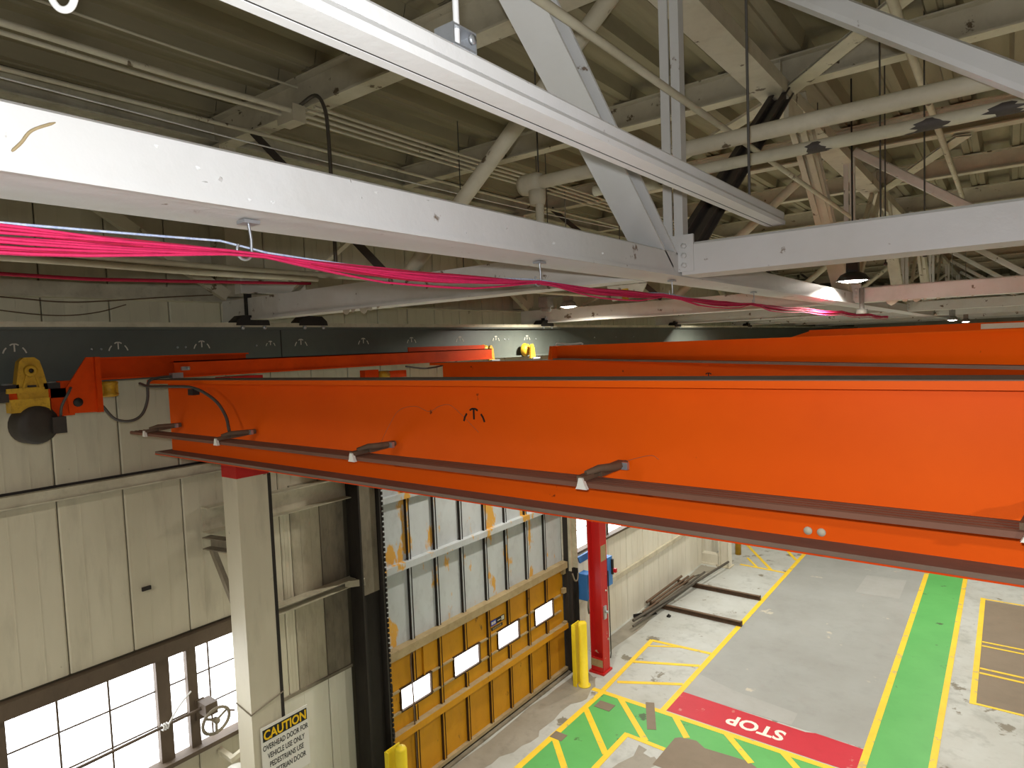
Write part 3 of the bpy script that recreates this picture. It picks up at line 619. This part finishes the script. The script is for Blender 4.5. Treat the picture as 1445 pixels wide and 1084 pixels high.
MB().lathe((-6.405, 1.815, 6.76), [(0, 0), (.019, 0), (.019, .004), (0, .004)], 12, (1, 0, 0)).build('hub_hole_dark', 'black', t)  # black disc paints the darkness inside the hub recess
MB().box(-6.415, -6.405, 1.785, 1.845, 6.625, 6.64).build('vent_slot', 'black', t)
MB().box(-6.57, -6.43, 1.57, 1.66, 6.51, 6.61).build('end_block', 'motor', t)
b = MB(); b.box(-6.53, -6.40, 1.66, 1.93, 6.42, 6.53); b.box(-6.5, -6.4, 1.64, 1.9, 6.58, 6.62); b.build('gear_case', 'gear', t)
for d in (1.66, 1.96): MB().lathe((-6.45, d, 6.635), [(0, -.035), (.03, -.035), (.03, .035), (0, .035)], 10, (0, 1, 0)).build('wheel_axle', 'steel', t)
b = MB(); b.box(-6.5, -6.42, 1.6, 1.73, 6.6, 6.65); b.box(-6.5, -6.42, 1.9, 2.02, 6.6, 6.65); b.build('axle_block', 'black', t)
MB().lathe((-6.46, 1.83, 6.31), [(0, -.12), (.14, -.12), (.165, -.08), (.165, .04), (.15, .075), (.09, .085), (.03, .09), (0, .09)], 26, (1, .25, -.05)).build('motor', 'motor', t)
MB().box(-6.46, -6.37, 1.93, 2.03, 6.22, 6.36).build('junction_box', 'motor', t)
MB().hose([(-6.40, 2.0, 6.36), (-6.36, 2.0, 6.45), (-6.34, 2.05, 6.56), (-6.37, 2.08, 6.60)], .011, 6).build('cable', 'cable', t)
t = thing('festoon_cable', 'grey cable looping below end truck bracket to nearest girder', 'cable', (-6.4, 2.4, 6.2))
MB().hose([(-6.36, 2.31, 6.42), (-6.3, 2.38, 6.30), (-6.28, 2.5, 6.27), (-6.28, 2.6, 6.32), (-6.29, 2.66, 6.45), (-6.3, 2.68, 6.6), (-6.3, 2.75, 6.64), (-6.28, 2.9, 6.65)], .013, 7).build('sheath', 'cable', t)
MB().box(-6.32, -6.25, 2.88, 2.98, 6.63, 6.68).build('connector', 'steel', t)
t = thing('end_truck', 'long slim orange end truck running from near girder to yellow wheels', 'end truck', (-6.3, 5.2, 6.63))
b = MB(); b.box(-6.33, -6.315, 2.93, 7.72, 6.64, 6.79); b.box(-6.40, -6.315, 2.93, 7.72, 6.778, 6.79); b.box(-6.40, -6.29, 2.93, 7.72, 6.63, 6.642); b.build('beam', 'redorange', t)
b = MB(); b.box(-6.315, -6.295, 2.99, 3.07, 6.70, 6.735); b.lathe((-6.3, 3.05, 6.718), [(0, 0), (.016, 0), (.016, .02), (0, .02)], 8, (1, 0, 0)); b.build('bolt_head', 'steel', t)
MB().box(-6.46, -6.44, 6.1, 7.7, 6.68, 6.85).build('rear_plate', 'redorange', t)
MB().hose([(-6.3, 5.9, 6.60), (-6.28, 6.2, 6.56), (-6.29, 6.45, 6.565), (-6.3, 6.9, 6.62)], .012, 6).build('cable', 'cable', t)
b = MB(); b.lathe((-6.42, 5.62, 6.50), [(0, -.06), (.06, -.06), (.06, .06), (0, .06)], 12, (0, 1, 0)); b.build('spring_bumper', 'gear', t)
MB().box(-6.5, -6.4, 5.3, 5.52, 6.44, 6.58).build('drive_arm', 'redorange', t); MB().box(-6.5, -6.4, 5.7, 6.0, 6.46, 6.55).build('drive_arm', 'redorange', t)
for y, lb in ((7.86, 'yellow trolley wheel at end of slim orange end truck'), (8.97, 'yellow trolley wheel alone on runway below lit lamp')):
    t = thing('trolley_wheel', lb, 'wheel', (-6.45, y, 6.65), 'yellow trolley wheels on the runway')
    MB().lathe((-6.62, y, 6.745), [(0, -.0), (.03, 0), (.11, .005), (.115, .02), (.1, .04), (.1, .07), (.05, .09), (.02, .095), (0, .095)], 20, (1, 0, 0)).build('wheel', 'gear', t)
    b = MB(); b.poly([(y - .06, 6.6), (y + .08, 6.6), (y + .06, 6.78), (y + .02, 6.84), (y - .02, 6.84), (y - .05, 6.78)], 0, -6.47, -6.44); b.build('side_plate', 'gear', t)
    MB().box(-6.5, -6.4, y - .04, y + .16, 6.585, 6.615).build('foot', 'steel', t)

# ------------------------------------------------------------------ roof trusses
words = ['nearest', 'second', 'third', 'fourth', 'fifth', 'farthest']
for i, y in enumerate(TRY):
    t = thing('roof_truss', words[i] + ' white steel roof truss crossing the bay above the cranes', 'roof truss', (-1.8, y + .13, 7.21), 'roof trusses across the bay')
    m1 = 'whiteclean' if i == 0 else 'white'
    b = MB(); b.poly([(y - .015, 7.21), (y + .2, 7.21), (y + .2, 7.232), (y + .018, 7.232), (y + .018, 7.432), (y + .2, 7.432), (y + .2, 7.452), (y, 7.452), (y, 7.232), (y - .015, 7.232)], 0, -7.2, -1.97); b.build('bottom_chord', 'white', t)
    b = MB(); b.sweep((-1.64, y + .135, 7.31), (7.9, y + .135, 7.31), [(-.135, -.1), (.135, -.1), (.135, .085), (.12, .1), (-.12, .1), (-.135, .085)]); b.build('bottom_chord', m1, t)
    b = MB(); b.ibeam((-7.35, y + .1, 9.365), (7.9, y + .1, 9.365), .33, .19, .018, .014); b.build('rafter', 'cream', t)
    for x0, z0, x1, z1, r in ((-2.05, 9.2, -4.25, 7.45, .062), (-1.45, 9.2, -.0, 0, 0)):
        if r: MB().tube([(x0, y + .1, z0), (x1, y + .1, z1)], r, 14).build('pipe_diagonal', 'cream', t)
    b = MB(); b.sweep((-1.62, y - .03, 9.19), (.76, y - .03, 7.40), [(-.05, -.055), (.05, -.055), (.055, -.03), (.055, .04), (.03, .055), (-.05, .055)]); b.build('diagonal', m1, t)
    b = MB(); b.angle((-4.45, y + .05, 7.45), (-6.5, y + .05, 9.2), .08, .01); b.build('angle_diagonal', 'darkdiag', t)
    b = MB(); b.angle((-5.9, y + .1, 7.45), (-4.6, y + .1, 8.0), .06, .01); b.build('angle_diagonal', 'cream', t)
    for dx in (-.036, .036):
        MB().box(-1.70 + dx - .029, -1.70 + dx + .029, y + .02, y + .034, 7.30, 9.2).build('vertical', m1, t)
        MB().box(-1.70 + dx - .004 + (.0251 if dx > 0 else -.0251), -1.70 + dx + .004 + (.0251 if dx > 0 else -.0251), y + .034, y + .1, 7.30, 9.2).build('vertical', m1, t)
    MB().box(-1.82, -1.56, y - .008, y + .01, 7.23, 7.46).build('gusset', m1, t)
    for k in range(3): MB().lathe((-1.62, y - .008, 7.27 + .06 * k), [(0, 0), (.018, 0), (.018, .014), (0, .014)], 6, (0, -1, 0)).build('bolt', m1, t)
    b = MB(); b.box(-7.38, -7.05, y + .0, y + .2, 7.5, 9.2); b.build('wall_post', 'cream', t)
    b = MB(); b.bar((-7.15, y - 1.35, 8.42), (-7.0, y - .05, 7.5), .10, .12); b.build('knee_brace', 'cream', t)
wn = ['first', 'second', 'third', 'fourth', 'fifth', 'sixth', 'seventh']
for i, y in enumerate(RAFY):
    b = MB(); b.ibeam((-7.2, y + .1, 9.395), (7.9, y + .1, 9.395), .28, .17, .016, .012)
    for x in (-4.2, -1.8, .6): b.box(x - .006, x + .006, y + .02, y + .18, 9.27, 9.515)
    tag(b.build('rafter', 'cream'), 'cream steel rafter between trusses under roof deck, %s from the camera end' % wn[i], 'rafter', 'intermediate rafters under the deck')
# longitudinal truss
lt = thing('longitudinal_truss', 'long white painted truss running away along the bay, flaking paint', 'roof truss', (-1.8, 10, 7.21))
b = MB(); b.sweep((-1.805, -4, 7.285), (-1.805, 36, 7.285), [(-.145, -.075), (.145, -.075), (.145, .065), (.13, .075), (-.13, .075), (-.145, .065)]); b.box(-1.665, -1.652, -4, 36, 7.205, 7.222); b.build('bottom_chord', 'whiteclean', lt)
b = MB(); b.box(-1.91, -1.65, -4, 36, 9.06, 9.075); b.box(-1.91, -1.895, -4, 36, 9.075, 9.19); b.box(-1.665, -1.65, -4, 36, 9.075, 9.19); b.build('top_chord', 'cream', lt)
for i, y in enumerate(TRY[:4]):
    b = MB(); p = Vector((-1.76, y - .05, 7.30)); q = Vector((-1.76, y - 2.48, 9.25)); b.ibeam(p, q, .12, .2, .014, .05); b.build('diagonal', 'whiteclean' if i == 0 else 'cream', lt)
    for dx in (-.06, .06):
        b = MB(); b.channel((-1.72 + dx, y + (.2 if i == 0 else 2.6), 7.36 if i == 0 else 9.2), (-1.72 + dx, y + 2.75 if i == 0 else y + .25, 9.15 if i == 0 else 7.4), .10, .05, .01); b.build('diagonal', 'darkdiag' if i == 0 else 'cream', lt)
    if i: 
        for dx in (-.05, .05): MB().angle((-1.74 + dx, y - .1, 7.36), (-1.74 + dx, y - 2.7, 9.2), .06, .01).build('diagonal', 'cream', lt)
    MB().box(-1.70, -1.655, y + 2.65, y + 3.2, 8.85, 9.12).build('gusset', 'cream', lt)
# horizontal roof bracing
for i, (p, q, lb) in enumerate([((-1.72, 6.75, 9.14), (.68, 3.99, 9.16), 'wide cream bracing strip under roof rising to upper right'),
                       ((-1.85, 6.85, 9.14), (-5.2, 9.65, 9.16), 'cream bracing strip beyond second rafter going to far left'),
                       ((-1.72, 12.5, 9.14), (-.45, 9.8, 9.16), 'cream bracing strip further back under roof')]):
    b = MB(); b.channel(p, q, .03, .17, .008); tag(b.build('roof_brace', 'cream'), lb, 'brace')

# ------------------------------------------------------------------ suspended strut channel
t = thing('strut_rail', 'bright white suspended strut rail running diagonally at top of photo', 'rail', (-1.03, 1.2, 7.40))
b = MB(); b.sweep((-1.065, -4, 7.498), (-1.065, 3.98, 7.498), [(-.03, -.02), (.03, -.02), (.032, .012), (.028, .019), (-.03, .019)]); b.build('upper_channel', 'whiteclean', t)
b = MB(); b.sweep((-1.08, -4, 7.461), (-1.08, 3.98, 7.461), [(-.05, -.017), (-.022, -.017), (-.022, .008), (-.014, .008), (-.014, -.017), (.05, -.017), (.053, .002), (.045, .016), (-.05, .016)]); b.build('lower_channel', 'whiteclean', t)
MB().box(-1.1015, -1.0945, -4, 3.97, 7.4455, 7.466).build('slot_shade', 'soot', t)  # dark fill paints the shade of the groove, which the flash would light
for y in (1.2, 3.4):
    MB().tube([(-1.05, y, 7.52), (-1.05, y, 9.55)], .007 if y > 2 else .008, 8).build('hanger_rod', 'whiteclean' if y < 2 else 'cable', t)
b = MB(); b.box(-1.095, -1.035, 1.17, 1.255, 7.517, 7.522); b.box(-1.095, -1.035, 1.17, 1.175, 7.522, 7.562); b.box(-1.095, -1.035, 1.25, 1.255, 7.522, 7.562); b.box(-1.095, -1.035, 1.17, 1.255, 7.562, 7.567); b.build('bracket', 'steel', t)
MB().lathe((-1.035, 1.235, 7.545), [(0, 0), (.012, 0), (.012, .008), (0, .008)], 8, (1, 0, 0)).build('nut', 'steel', t)

# ------------------------------------------------------------------ pipes and conduits
def pipe(name, label, pts, r, m='cream', cat='pipe', n=10, parts=()):
    if not parts:
        return tag((MB().hose(pts, r, n) if len(pts) > 3 else MB().tube(pts, r, n)).build(name, m), label, cat)
    t = thing(name, label, cat, pts[0]); MB().tube(pts, r, n).build('run', m, t)
    for pn, mb, mm in parts: mb.build(pn, mm, t)
    return t
el = MB().lathe((-3.05, 4.32, 8.10), [(0, -.1), (.075, -.1), (.085, -.06), (.085, .06), (.07, .1), (0, .1)], 16, (1, 0, 0)).lathe((-3.0, 4.32, 7.98), [(0, -.05), (.06, -.05), (.07, .0), (.07, .06), (0, .08)], 14)
drop = MB().tube([(-2.98, 4.32, 8.0), (-2.98, 4.32, 7.46)], .035, 12).lathe((-2.98, 4.32, 7.72), [(.035, -.04), (.05, -.04), (.05, .04), (.035, .04)], 14)
pipe('roof_pipe', 'thick cream pipe with elbow crossing under roof, upper of two', [(-3.0, 4.32, 8.10), (7.9, 4.32, 8.10)], .052, parts=[('elbow', el, 'cream'), ('drop', drop, 'cream')], n=14)
def barepatch(x, l):
    b = MB(); R_ = .0435; n = 12; vs = []; fs = []
    ends = [(x - l * random.uniform(.25, 1) * math.sin(math.pi * (k + .8) / (n + 1.6)), x + l * random.uniform(.25, 1) * math.sin(math.pi * (k + .8) / (n + 1.6))) for k in range(n + 1)]
    for k in range(n + 1):
        a = math.radians(150 + 190 * k / n)
        for e in ends[k]: vs.append((e, 4.80 + R_ * math.cos(a), 8.07 + R_ * math.sin(a)))
    b.add(vs, [(2 * k, 2 * k + 1, 2 * k + 3, 2 * k + 2) for k in range(n)], True); return b
cp = [barepatch(-1.04, .12), barepatch(-.40, .16), barepatch(-.02, .15)]
cp2 = MB().lathe((-2.25, 4.78, 8.05), [(.04, -.1), (.065, -.1), (.065, .1), (.04, .1)], 14, (1, 0, 0)).tube([(-2.3, 4.75, 8.05), (-2.35, 4.65, 7.9)], .03, 8)
pipe('roof_pipe', 'cream pipe with dark scraped patches, lower of two crossing pipes', [(-2.75, 4.80, 8.07), (7.9, 4.80, 8.07)], .042, parts=[('bare_patch', c_, 'darkdiag') for c_ in cp] + [('coupling', cp2, 'cream')], n=14)
pipe('sway_pipe', 'thin cream pipe running lengthwise past the truss uprights', [(-1.6, -3, 8.28), (-1.6, 9.3, 8.28)], .022)
pipe('roof_pipe', 'narrow cream pipe running lengthwise at upper right of photo', [(-.66, 2.5, 9.12), (-.66, 14, 9.12)], .035)
for i, (x, z, r, y0, y1, lb) in enumerate([(-5.40, 9.12, .028, -3, 3.75, 'paired cream conduit under deck at left, inner one'), (-5.56, 9.12, .02, -3, 3.75, 'paired cream conduit under deck at left, outer thinner one'),
        (-6.20, 9.12, .022, -3, 18, 'cream conduit with clips running closest to left wall'), (-5.5, 9.40, .012, -3, 3.9, 'very thin wire conduit tight under deck at upper left'),
        (-5.18, 9.12, .017, 3.85, 16, 'first of four parallel conduits beyond the junction box'), (-5.30, 9.12, .017, 3.85, 16, 'second of four parallel conduits beyond the junction box'),
        (-5.43, 9.12, .017, 3.85, 16, 'third of four parallel conduits beyond the junction box'), (-5.56, 9.12, .017, 3.85, 16, 'fourth of four parallel conduits beyond the junction box'),
        (-5.30, 7.578, .026, -3, 9.5, 'beige pipe above runway at left behind pink strings, upper'), (-5.29, 7.525, .024, -3, 3.86, 'beige pipe above runway at left behind pink strings, lower')]):
    pts = [(x, y0 + (y1 - y0) * k / 6, z - (.012 if k % 2 else 0)) for k in range(7)]
    pipe('conduit', lb, pts, r, 'cream', 'conduit', 8)
pipe('ceiling_wire', 'sagging pale wire strung below deck along left wall', [(-6.1, -3, 9.06), (-6.05, 2, 8.98), (-6.0, 4, 8.93), (-5.9, 8, 8.9), (-5.8, 12, 8.95)], .008, 'rope', 'wire', 6)
t = thing('junction_box', 'cream junction box joining conduits under nearest rafter', 'junction box', (-5.45, 3.8, 9.1))
MB().box(-5.62, -5.36, 3.74, 3.88, 9.02, 9.18).build('box', 'cream', t)
MB().hose([(-5.4, 3.84, 9.18), (-5.2, 3.88, 9.24), (-5.1, 3.9, 9.12), (-5.06, 3.9, 8.9), (-5.05, 3.9, 8.4), (-5.05, 3.9, 7.6)], .018, 8).build('flexible_conduit', 'pipebare', t)
rods = [(-5.3, 6.0, 9.68, 7.55), (-5.0, 7.2, 9.68, 7.55), (-4.85, 7.2, 9.68, 7.55), (-2.98, 4.32, 9.2, 8.1), (-.85, 6.2, 9.68, 7.5), (-1.0, 7.6, 9.68, 7.5), (-.62, 7.1, 9.68, 7.5), (-3.9, 7.4, 9.68, 8.0), (-1.9, 8.9, 9.68, 8.2)]
rl = ['thin hanger rod left of round pipe brace', 'thin hanger rod right of round pipe brace, left of a pair', 'thin hanger rod right of round pipe brace, right of a pair', 'hanger rod directly over the pipe elbow',
      'thin dark wire hanging left of scraped pipe patch, right side of photo', 'second thin wire beside long truss at right of photo', 'third thin wire furthest right below roof', 'thin wire seen behind the big diagonal', 'thin wire beyond double upright by black diagonal']
for (x, y, z1, z0), lb in zip(rods, rl):
    tag(MB().tube([(x, y, z0), (x, y, z1)], .007, 6).lathe((x, y, z0), [(0, -.02), (.018, -.02), (.018, .01), (0, .01)], 6).build('hanger_rod', 'cable'), lb, 'rod')
lc = Vector((-1.40, .492, 7.485)); ld = Vector((.79, .61, 0))
tag(MB().hose([lc + ld * a + Vector((0, 0, z)) for a, z in [(-.034, 2.07), (-.034, .3), (-.032, .05), (-.026, .012), (-.012, -.018), (.004, -.026), (.018, -.018), (.027, .008), (.032, .05), (.034, .3), (.036, 2.07)]], .0065, 8).build('cord_loop', 'rope'), 'loop of clear white cord hanging at top left corner', 'cord')
pipe('loose_wire', 'thin dark wire drooping in front of wall girt at left', [(XW + .2, -1, 7.5), (XW + .2, 1.6, 7.44), (XW + .2, 2.3, 7.40), (XW + .2, 2.7, 7.42), (XW + .2, 3.3, 7.48), (XW + .25, 3.8, 7.52)], .007, 'rust', 'wire', 5)
pipe('loose_wire', 'lower drooping wire loop on wall above runway at left', [(XW + .2, 1.4, 7.38), (XW + .2, 2.0, 7.29), (XW + .2, 2.35, 7.27), (XW + .2, 2.65, 7.31), (XW + .2, 2.9, 7.39)], .006, 'rust', 'wire', 5)
pipe('red_hose', 'dark red hose along wall behind the beige pipes', [(-5.6, -1, 7.5), (-5.6, 1.6, 7.45), (-5.6, 2.4, 7.46), (-5.6, 4, 7.52)], .014, 'pinkdark', 'hose', 6)

# ------------------------------------------------------------------ pink strings on hooks
HOOK = [1.08, 2.59, 4.14, 5.9]
t = thing('string_bundle', 'bundle of bright pink strings drooping along the white beam', 'string', (-1.8, 3, 7.1))
xs = -1.80
def zc(y):
    k = [-2.0] + HOOK + [7.7, 9.6, 11.8, 14.2]
    for a, b in zip(k[:-1], k[1:]):
        if a <= y <= b: u = (y - a) / (b - a); return (7.108 if b < 5 else 7.1) - .022 * 4 * u * (1 - u) * (1.0 if a > 0 else 1.2)
    return 7.10
for s in range(16):
    ox = random.uniform(-.012, .012); ph = random.uniform(0, 6); sp = random.uniform(-1, 1); low = s >= 14
    pts = []
    y = -2.0
    while y <= 14:
        d = min(abs(y - h) for h in HOOK)
        wide = min(1, d / .6) * (1.0 if y < 1.1 else .55)
        z = zc(y) + sp * .030 * wide + .004 * math.sin(5 * y + ph)
        if low: z = min(z, zc(y) - .036 * min(1, d / .5)) 
        pts.append((xs + ox + .008 * math.sin(3 * y + ph), y, z)); y += .12 if y < 4 else .3
    MB().tube(pts, .0042, 5).build('strand', 'pink' if s % 4 else 'pinkdark', t)
pts = [(xs - .02, -2 + .15 * k, zc(-2 + .15 * k) + .036 - (.02 if -2 + .15 * k > 1.1 else 0)) for k in range(45)]
MB().tube(pts, .0035, 5).build('blue_cord', 'blueline', t)
hk = ['leftmost steel hook holding pink strings under white beam', 'second steel hook from left holding pink strings under white beam', 'third hook from left, below the truss joint', 'farthest hook holding pink strings before the lit lamp']
for y, lb in zip(HOOK, hk):
    t = thing('string_hook', lb, 'hook', (xs, y, 7.08), 'hooks under the white beam')
    MB().box(xs - .022, xs + .022, y - .025, y + .025, 7.196, 7.206).build('plate', 'steel', t)
    q = [Vector((xs, y, 7.197)), Vector((xs, y + .006, 7.15))] + [Vector((xs, y + .006 - .024 + .024 * math.cos(a), 7.115 + .026 * math.sin(a))) for a in [0.3 - 4.2 * k / 9 for k in range(10)]]
    MB().tube(q, .0042, 6).build('hook', 'steel', t)

# ------------------------------------------------------------------ high-bay lamps
def lamp(x, y, z, label, top, size=.17, black=False, k=1.0):
    t = thing('high_bay_lamp', label, 'lamp', (x, y, z), 'high bay lamps')
    h = 'lampblack' if black else 'lampshell'
    MB().lathe((x, y, z), [(size, 0), (size * 1.03, .01), (size * .75, .075), (size * .45, .10), (.05, .11), (.05, .105), (size * .42, .09), (size * .70, .066), (size * .96, .006), (size, 0)], 24).build('reflector', h, t)
    MB().lathe((x, y, z), [(0, -.02), (size * .5, -.014), (size * .86, .004), (size * .86, .012), (0, .012)], 20).build('lens', 'bulb', t)
    MB().box(x - .06, x + .06, y - .06, y + .06, z + .10, z + .24).build('ballast', h, t)
    MB().tube([(x, y, z + .24), (x, y, top)], .009, 8).build('stem', h, t)
    L = bpy.data.lights.new('lamp_light', 'AREA'); L.shape = 'DISK'; L.size = size * 1.6; L.energy = LAMP * k; L.spread = math.radians(165); L.color = WARM
    o = bpy.data.objects.new('lamp_light', L); COL.objects.link(o); o.parent = t; o.location = (0, 0, -.028)
    return t
lamp(-5.62, 8.86, 7.41, 'lit lamp above runway near yellow trolley wheels', 9.28, .14, False, .8)
lamp(-1.42, 8.30, 7.40, 'lit black lamp beside long white truss at right', 9.66, .17, True)
lamp(-1.07, 18.5, 7.03, 'tiny distant lit lamp near far crane, left of two', 9.66, .12)
lamp(-1.06, 24.3, 7.03, 'tiny distant lit lamp near far crane, right of two', 9.66, .12)
for x, y, n in ((-5.2, 16.0, 'unseen added lamp hidden behind crane girders along the runway'), (3.0, 14.5, 'unseen added lamp over the right side of the lane outside the frame'), (3.0, 7.0, 'unseen added lamp outside the frame to the right, over nearest bay'),
                (2.6, -.6, 'unseen added lamp outside the frame right of the camera'), (-4.6, -2.6, 'unseen added lamp outside the frame behind and left of camera'), (3.0, 22.0, 'far right unseen added lamp outside the frame')):  # unseen lamps, added to light the floor, walls and crane
    lamp(x, y, 7.45, n, 9.55 if y < 0 else 9.66, .17, False, .6 if (x > 2 and y > 10) else 1.35 if y < -2 else 1.0)
t = thing('ceiling_speaker', 'small white box fixture hanging beside the lit lamp above runway', 'fixture', (-5.77, 8.43, 7.33))
MB().box(-5.85, -5.68, 8.35, 8.52, 7.40, 7.56).build('box', 'lampshell', t); MB().bar((-5.85, 8.4, 7.55), (-5.62, 8.84, 7.6), .04, .04).build('arm', 'lampshell', t); MB().lathe((-5.77, 8.43, 7.33), [(0, 0), (.08, 0), (.08, .08), (0, .08)], 12).build('cap', 'lampshell', t)
t = thing('sensor_stem', 'pale short pendant with cap below black lamp at truss joint', 'fixture', (-1.55, 9.66, 7.06))
MB().tube([(-1.55, 9.66, 7.40), (-1.55, 9.66, 7.12)], .03, 8).build('stem', 'lampshell', t); MB().lathe((-1.55, 9.66, 7.06), [(0, 0), (.07, 0), (.07, .06), (0, .07)], 12).build('cap', 'lampshell', t)
t = thing('clip_bracket', 'small cream bracket with yellow strip under nearest truss by strings', 'bracket', (-2.1, 4.17, 7.07))
MB().poly([(-2.3, 7.208), (-1.99, 7.208), (-2.04, 7.12), (-2.26, 7.10)], 1, 4.15, 4.165).build('plate', 'cream', t)
MB().box(-2.17, -2.13, 4.13, 4.15, 7.10, 7.18).build('yellow_strip', 'gear', t)

# peeling paint along the lower edges of the truss chords
for ti, y, xs_ in ((0, 3.915, [(-4.95, .08), (-4.85, .05), (-4.7, .09), (-4.62, .05), (-4.5, .03)]), (1, 9.685, [(-1.2, .11), (-1.06, .05), (-.93, .07), (-.84, .03), (-.7, .035), (-.5, .02), (-.35, .025)])):
    tr = [o for o in bpy.data.objects if o.name.startswith('roof_truss')][ti]
    for x, h in xs_:
        a = random.uniform(-.02, .02)
        MB().poly([(x - h * .7, 7.212), (x + h * .7, 7.212), (x + h * .4 + a, 7.205 - h * .35), (x + a, 7.21 - h * .6), (x - h * .5, 7.205 - h * .3)], 1, y, y + .003).build('paint_flake', 'cream', tr)

# scuffs and lifting paint
SC = [[(-3.33, 6.19), (-3.23, 6.32), (-3.13, 6.42), (-2.98, 6.45), (-2.86, 6.42), (-2.77, 6.455), (-2.68, 6.465), (-2.59, 6.41), (-2.46, 6.31)], [(-1.55, 6.2), (-1.38, 6.25), (-1.33, 6.235)]]
for q in SC: MB().hose([(x, 2.8548, z) for x, z in q], .0011, 4).build('scuff_line', 'brown', g1)
def flake(y, z, r, m='whiteclean'):
    n = 7; q = []
    for k in range(n):
        a = 2 * math.pi * k / n; rr = r * random.uniform(.5, 1.1); q.append(Vector((-1.6595, y + rr * math.cos(a), z + rr * .6 * math.sin(a))))
    tip = random.randrange(n); q[tip].x += r * .5; q[(tip + 1) % n].x += r * .35
    c = Vector((-1.6597, y, z)); b = MB(); b.add([c] + q, [(0, 1 + k, 1 + (k + 1) % n) for k in range(n)]); b.build('paint_flake', m, lt)
for y, z, r in ((.86, 7.29, .012), (.93, 7.275, .018), (.88, 7.262, .012), (.76, 7.325, .010), (1.36, 7.345, .014), (1.40, 7.30, .012), (1.46, 7.325, .01), (1.0, 7.232, .010), (1.07, 7.235, .012), (2.16, 7.29, .012), (1.9, 7.25, .014), (2.5, 7.27, .015), (2.95, 7.26, .016), (1.7, 7.34, .01)): flake(y, z, r)
MB().hose([(-1.659, .552, 7.33), (-1.6585, .507, 7.302), (-1.6585, .486, 7.272), (-1.659, .468, 7.25)], [.0015] + [.0035] * 14 + [.002], 5).build('rust_streak', 'raildust', lt)
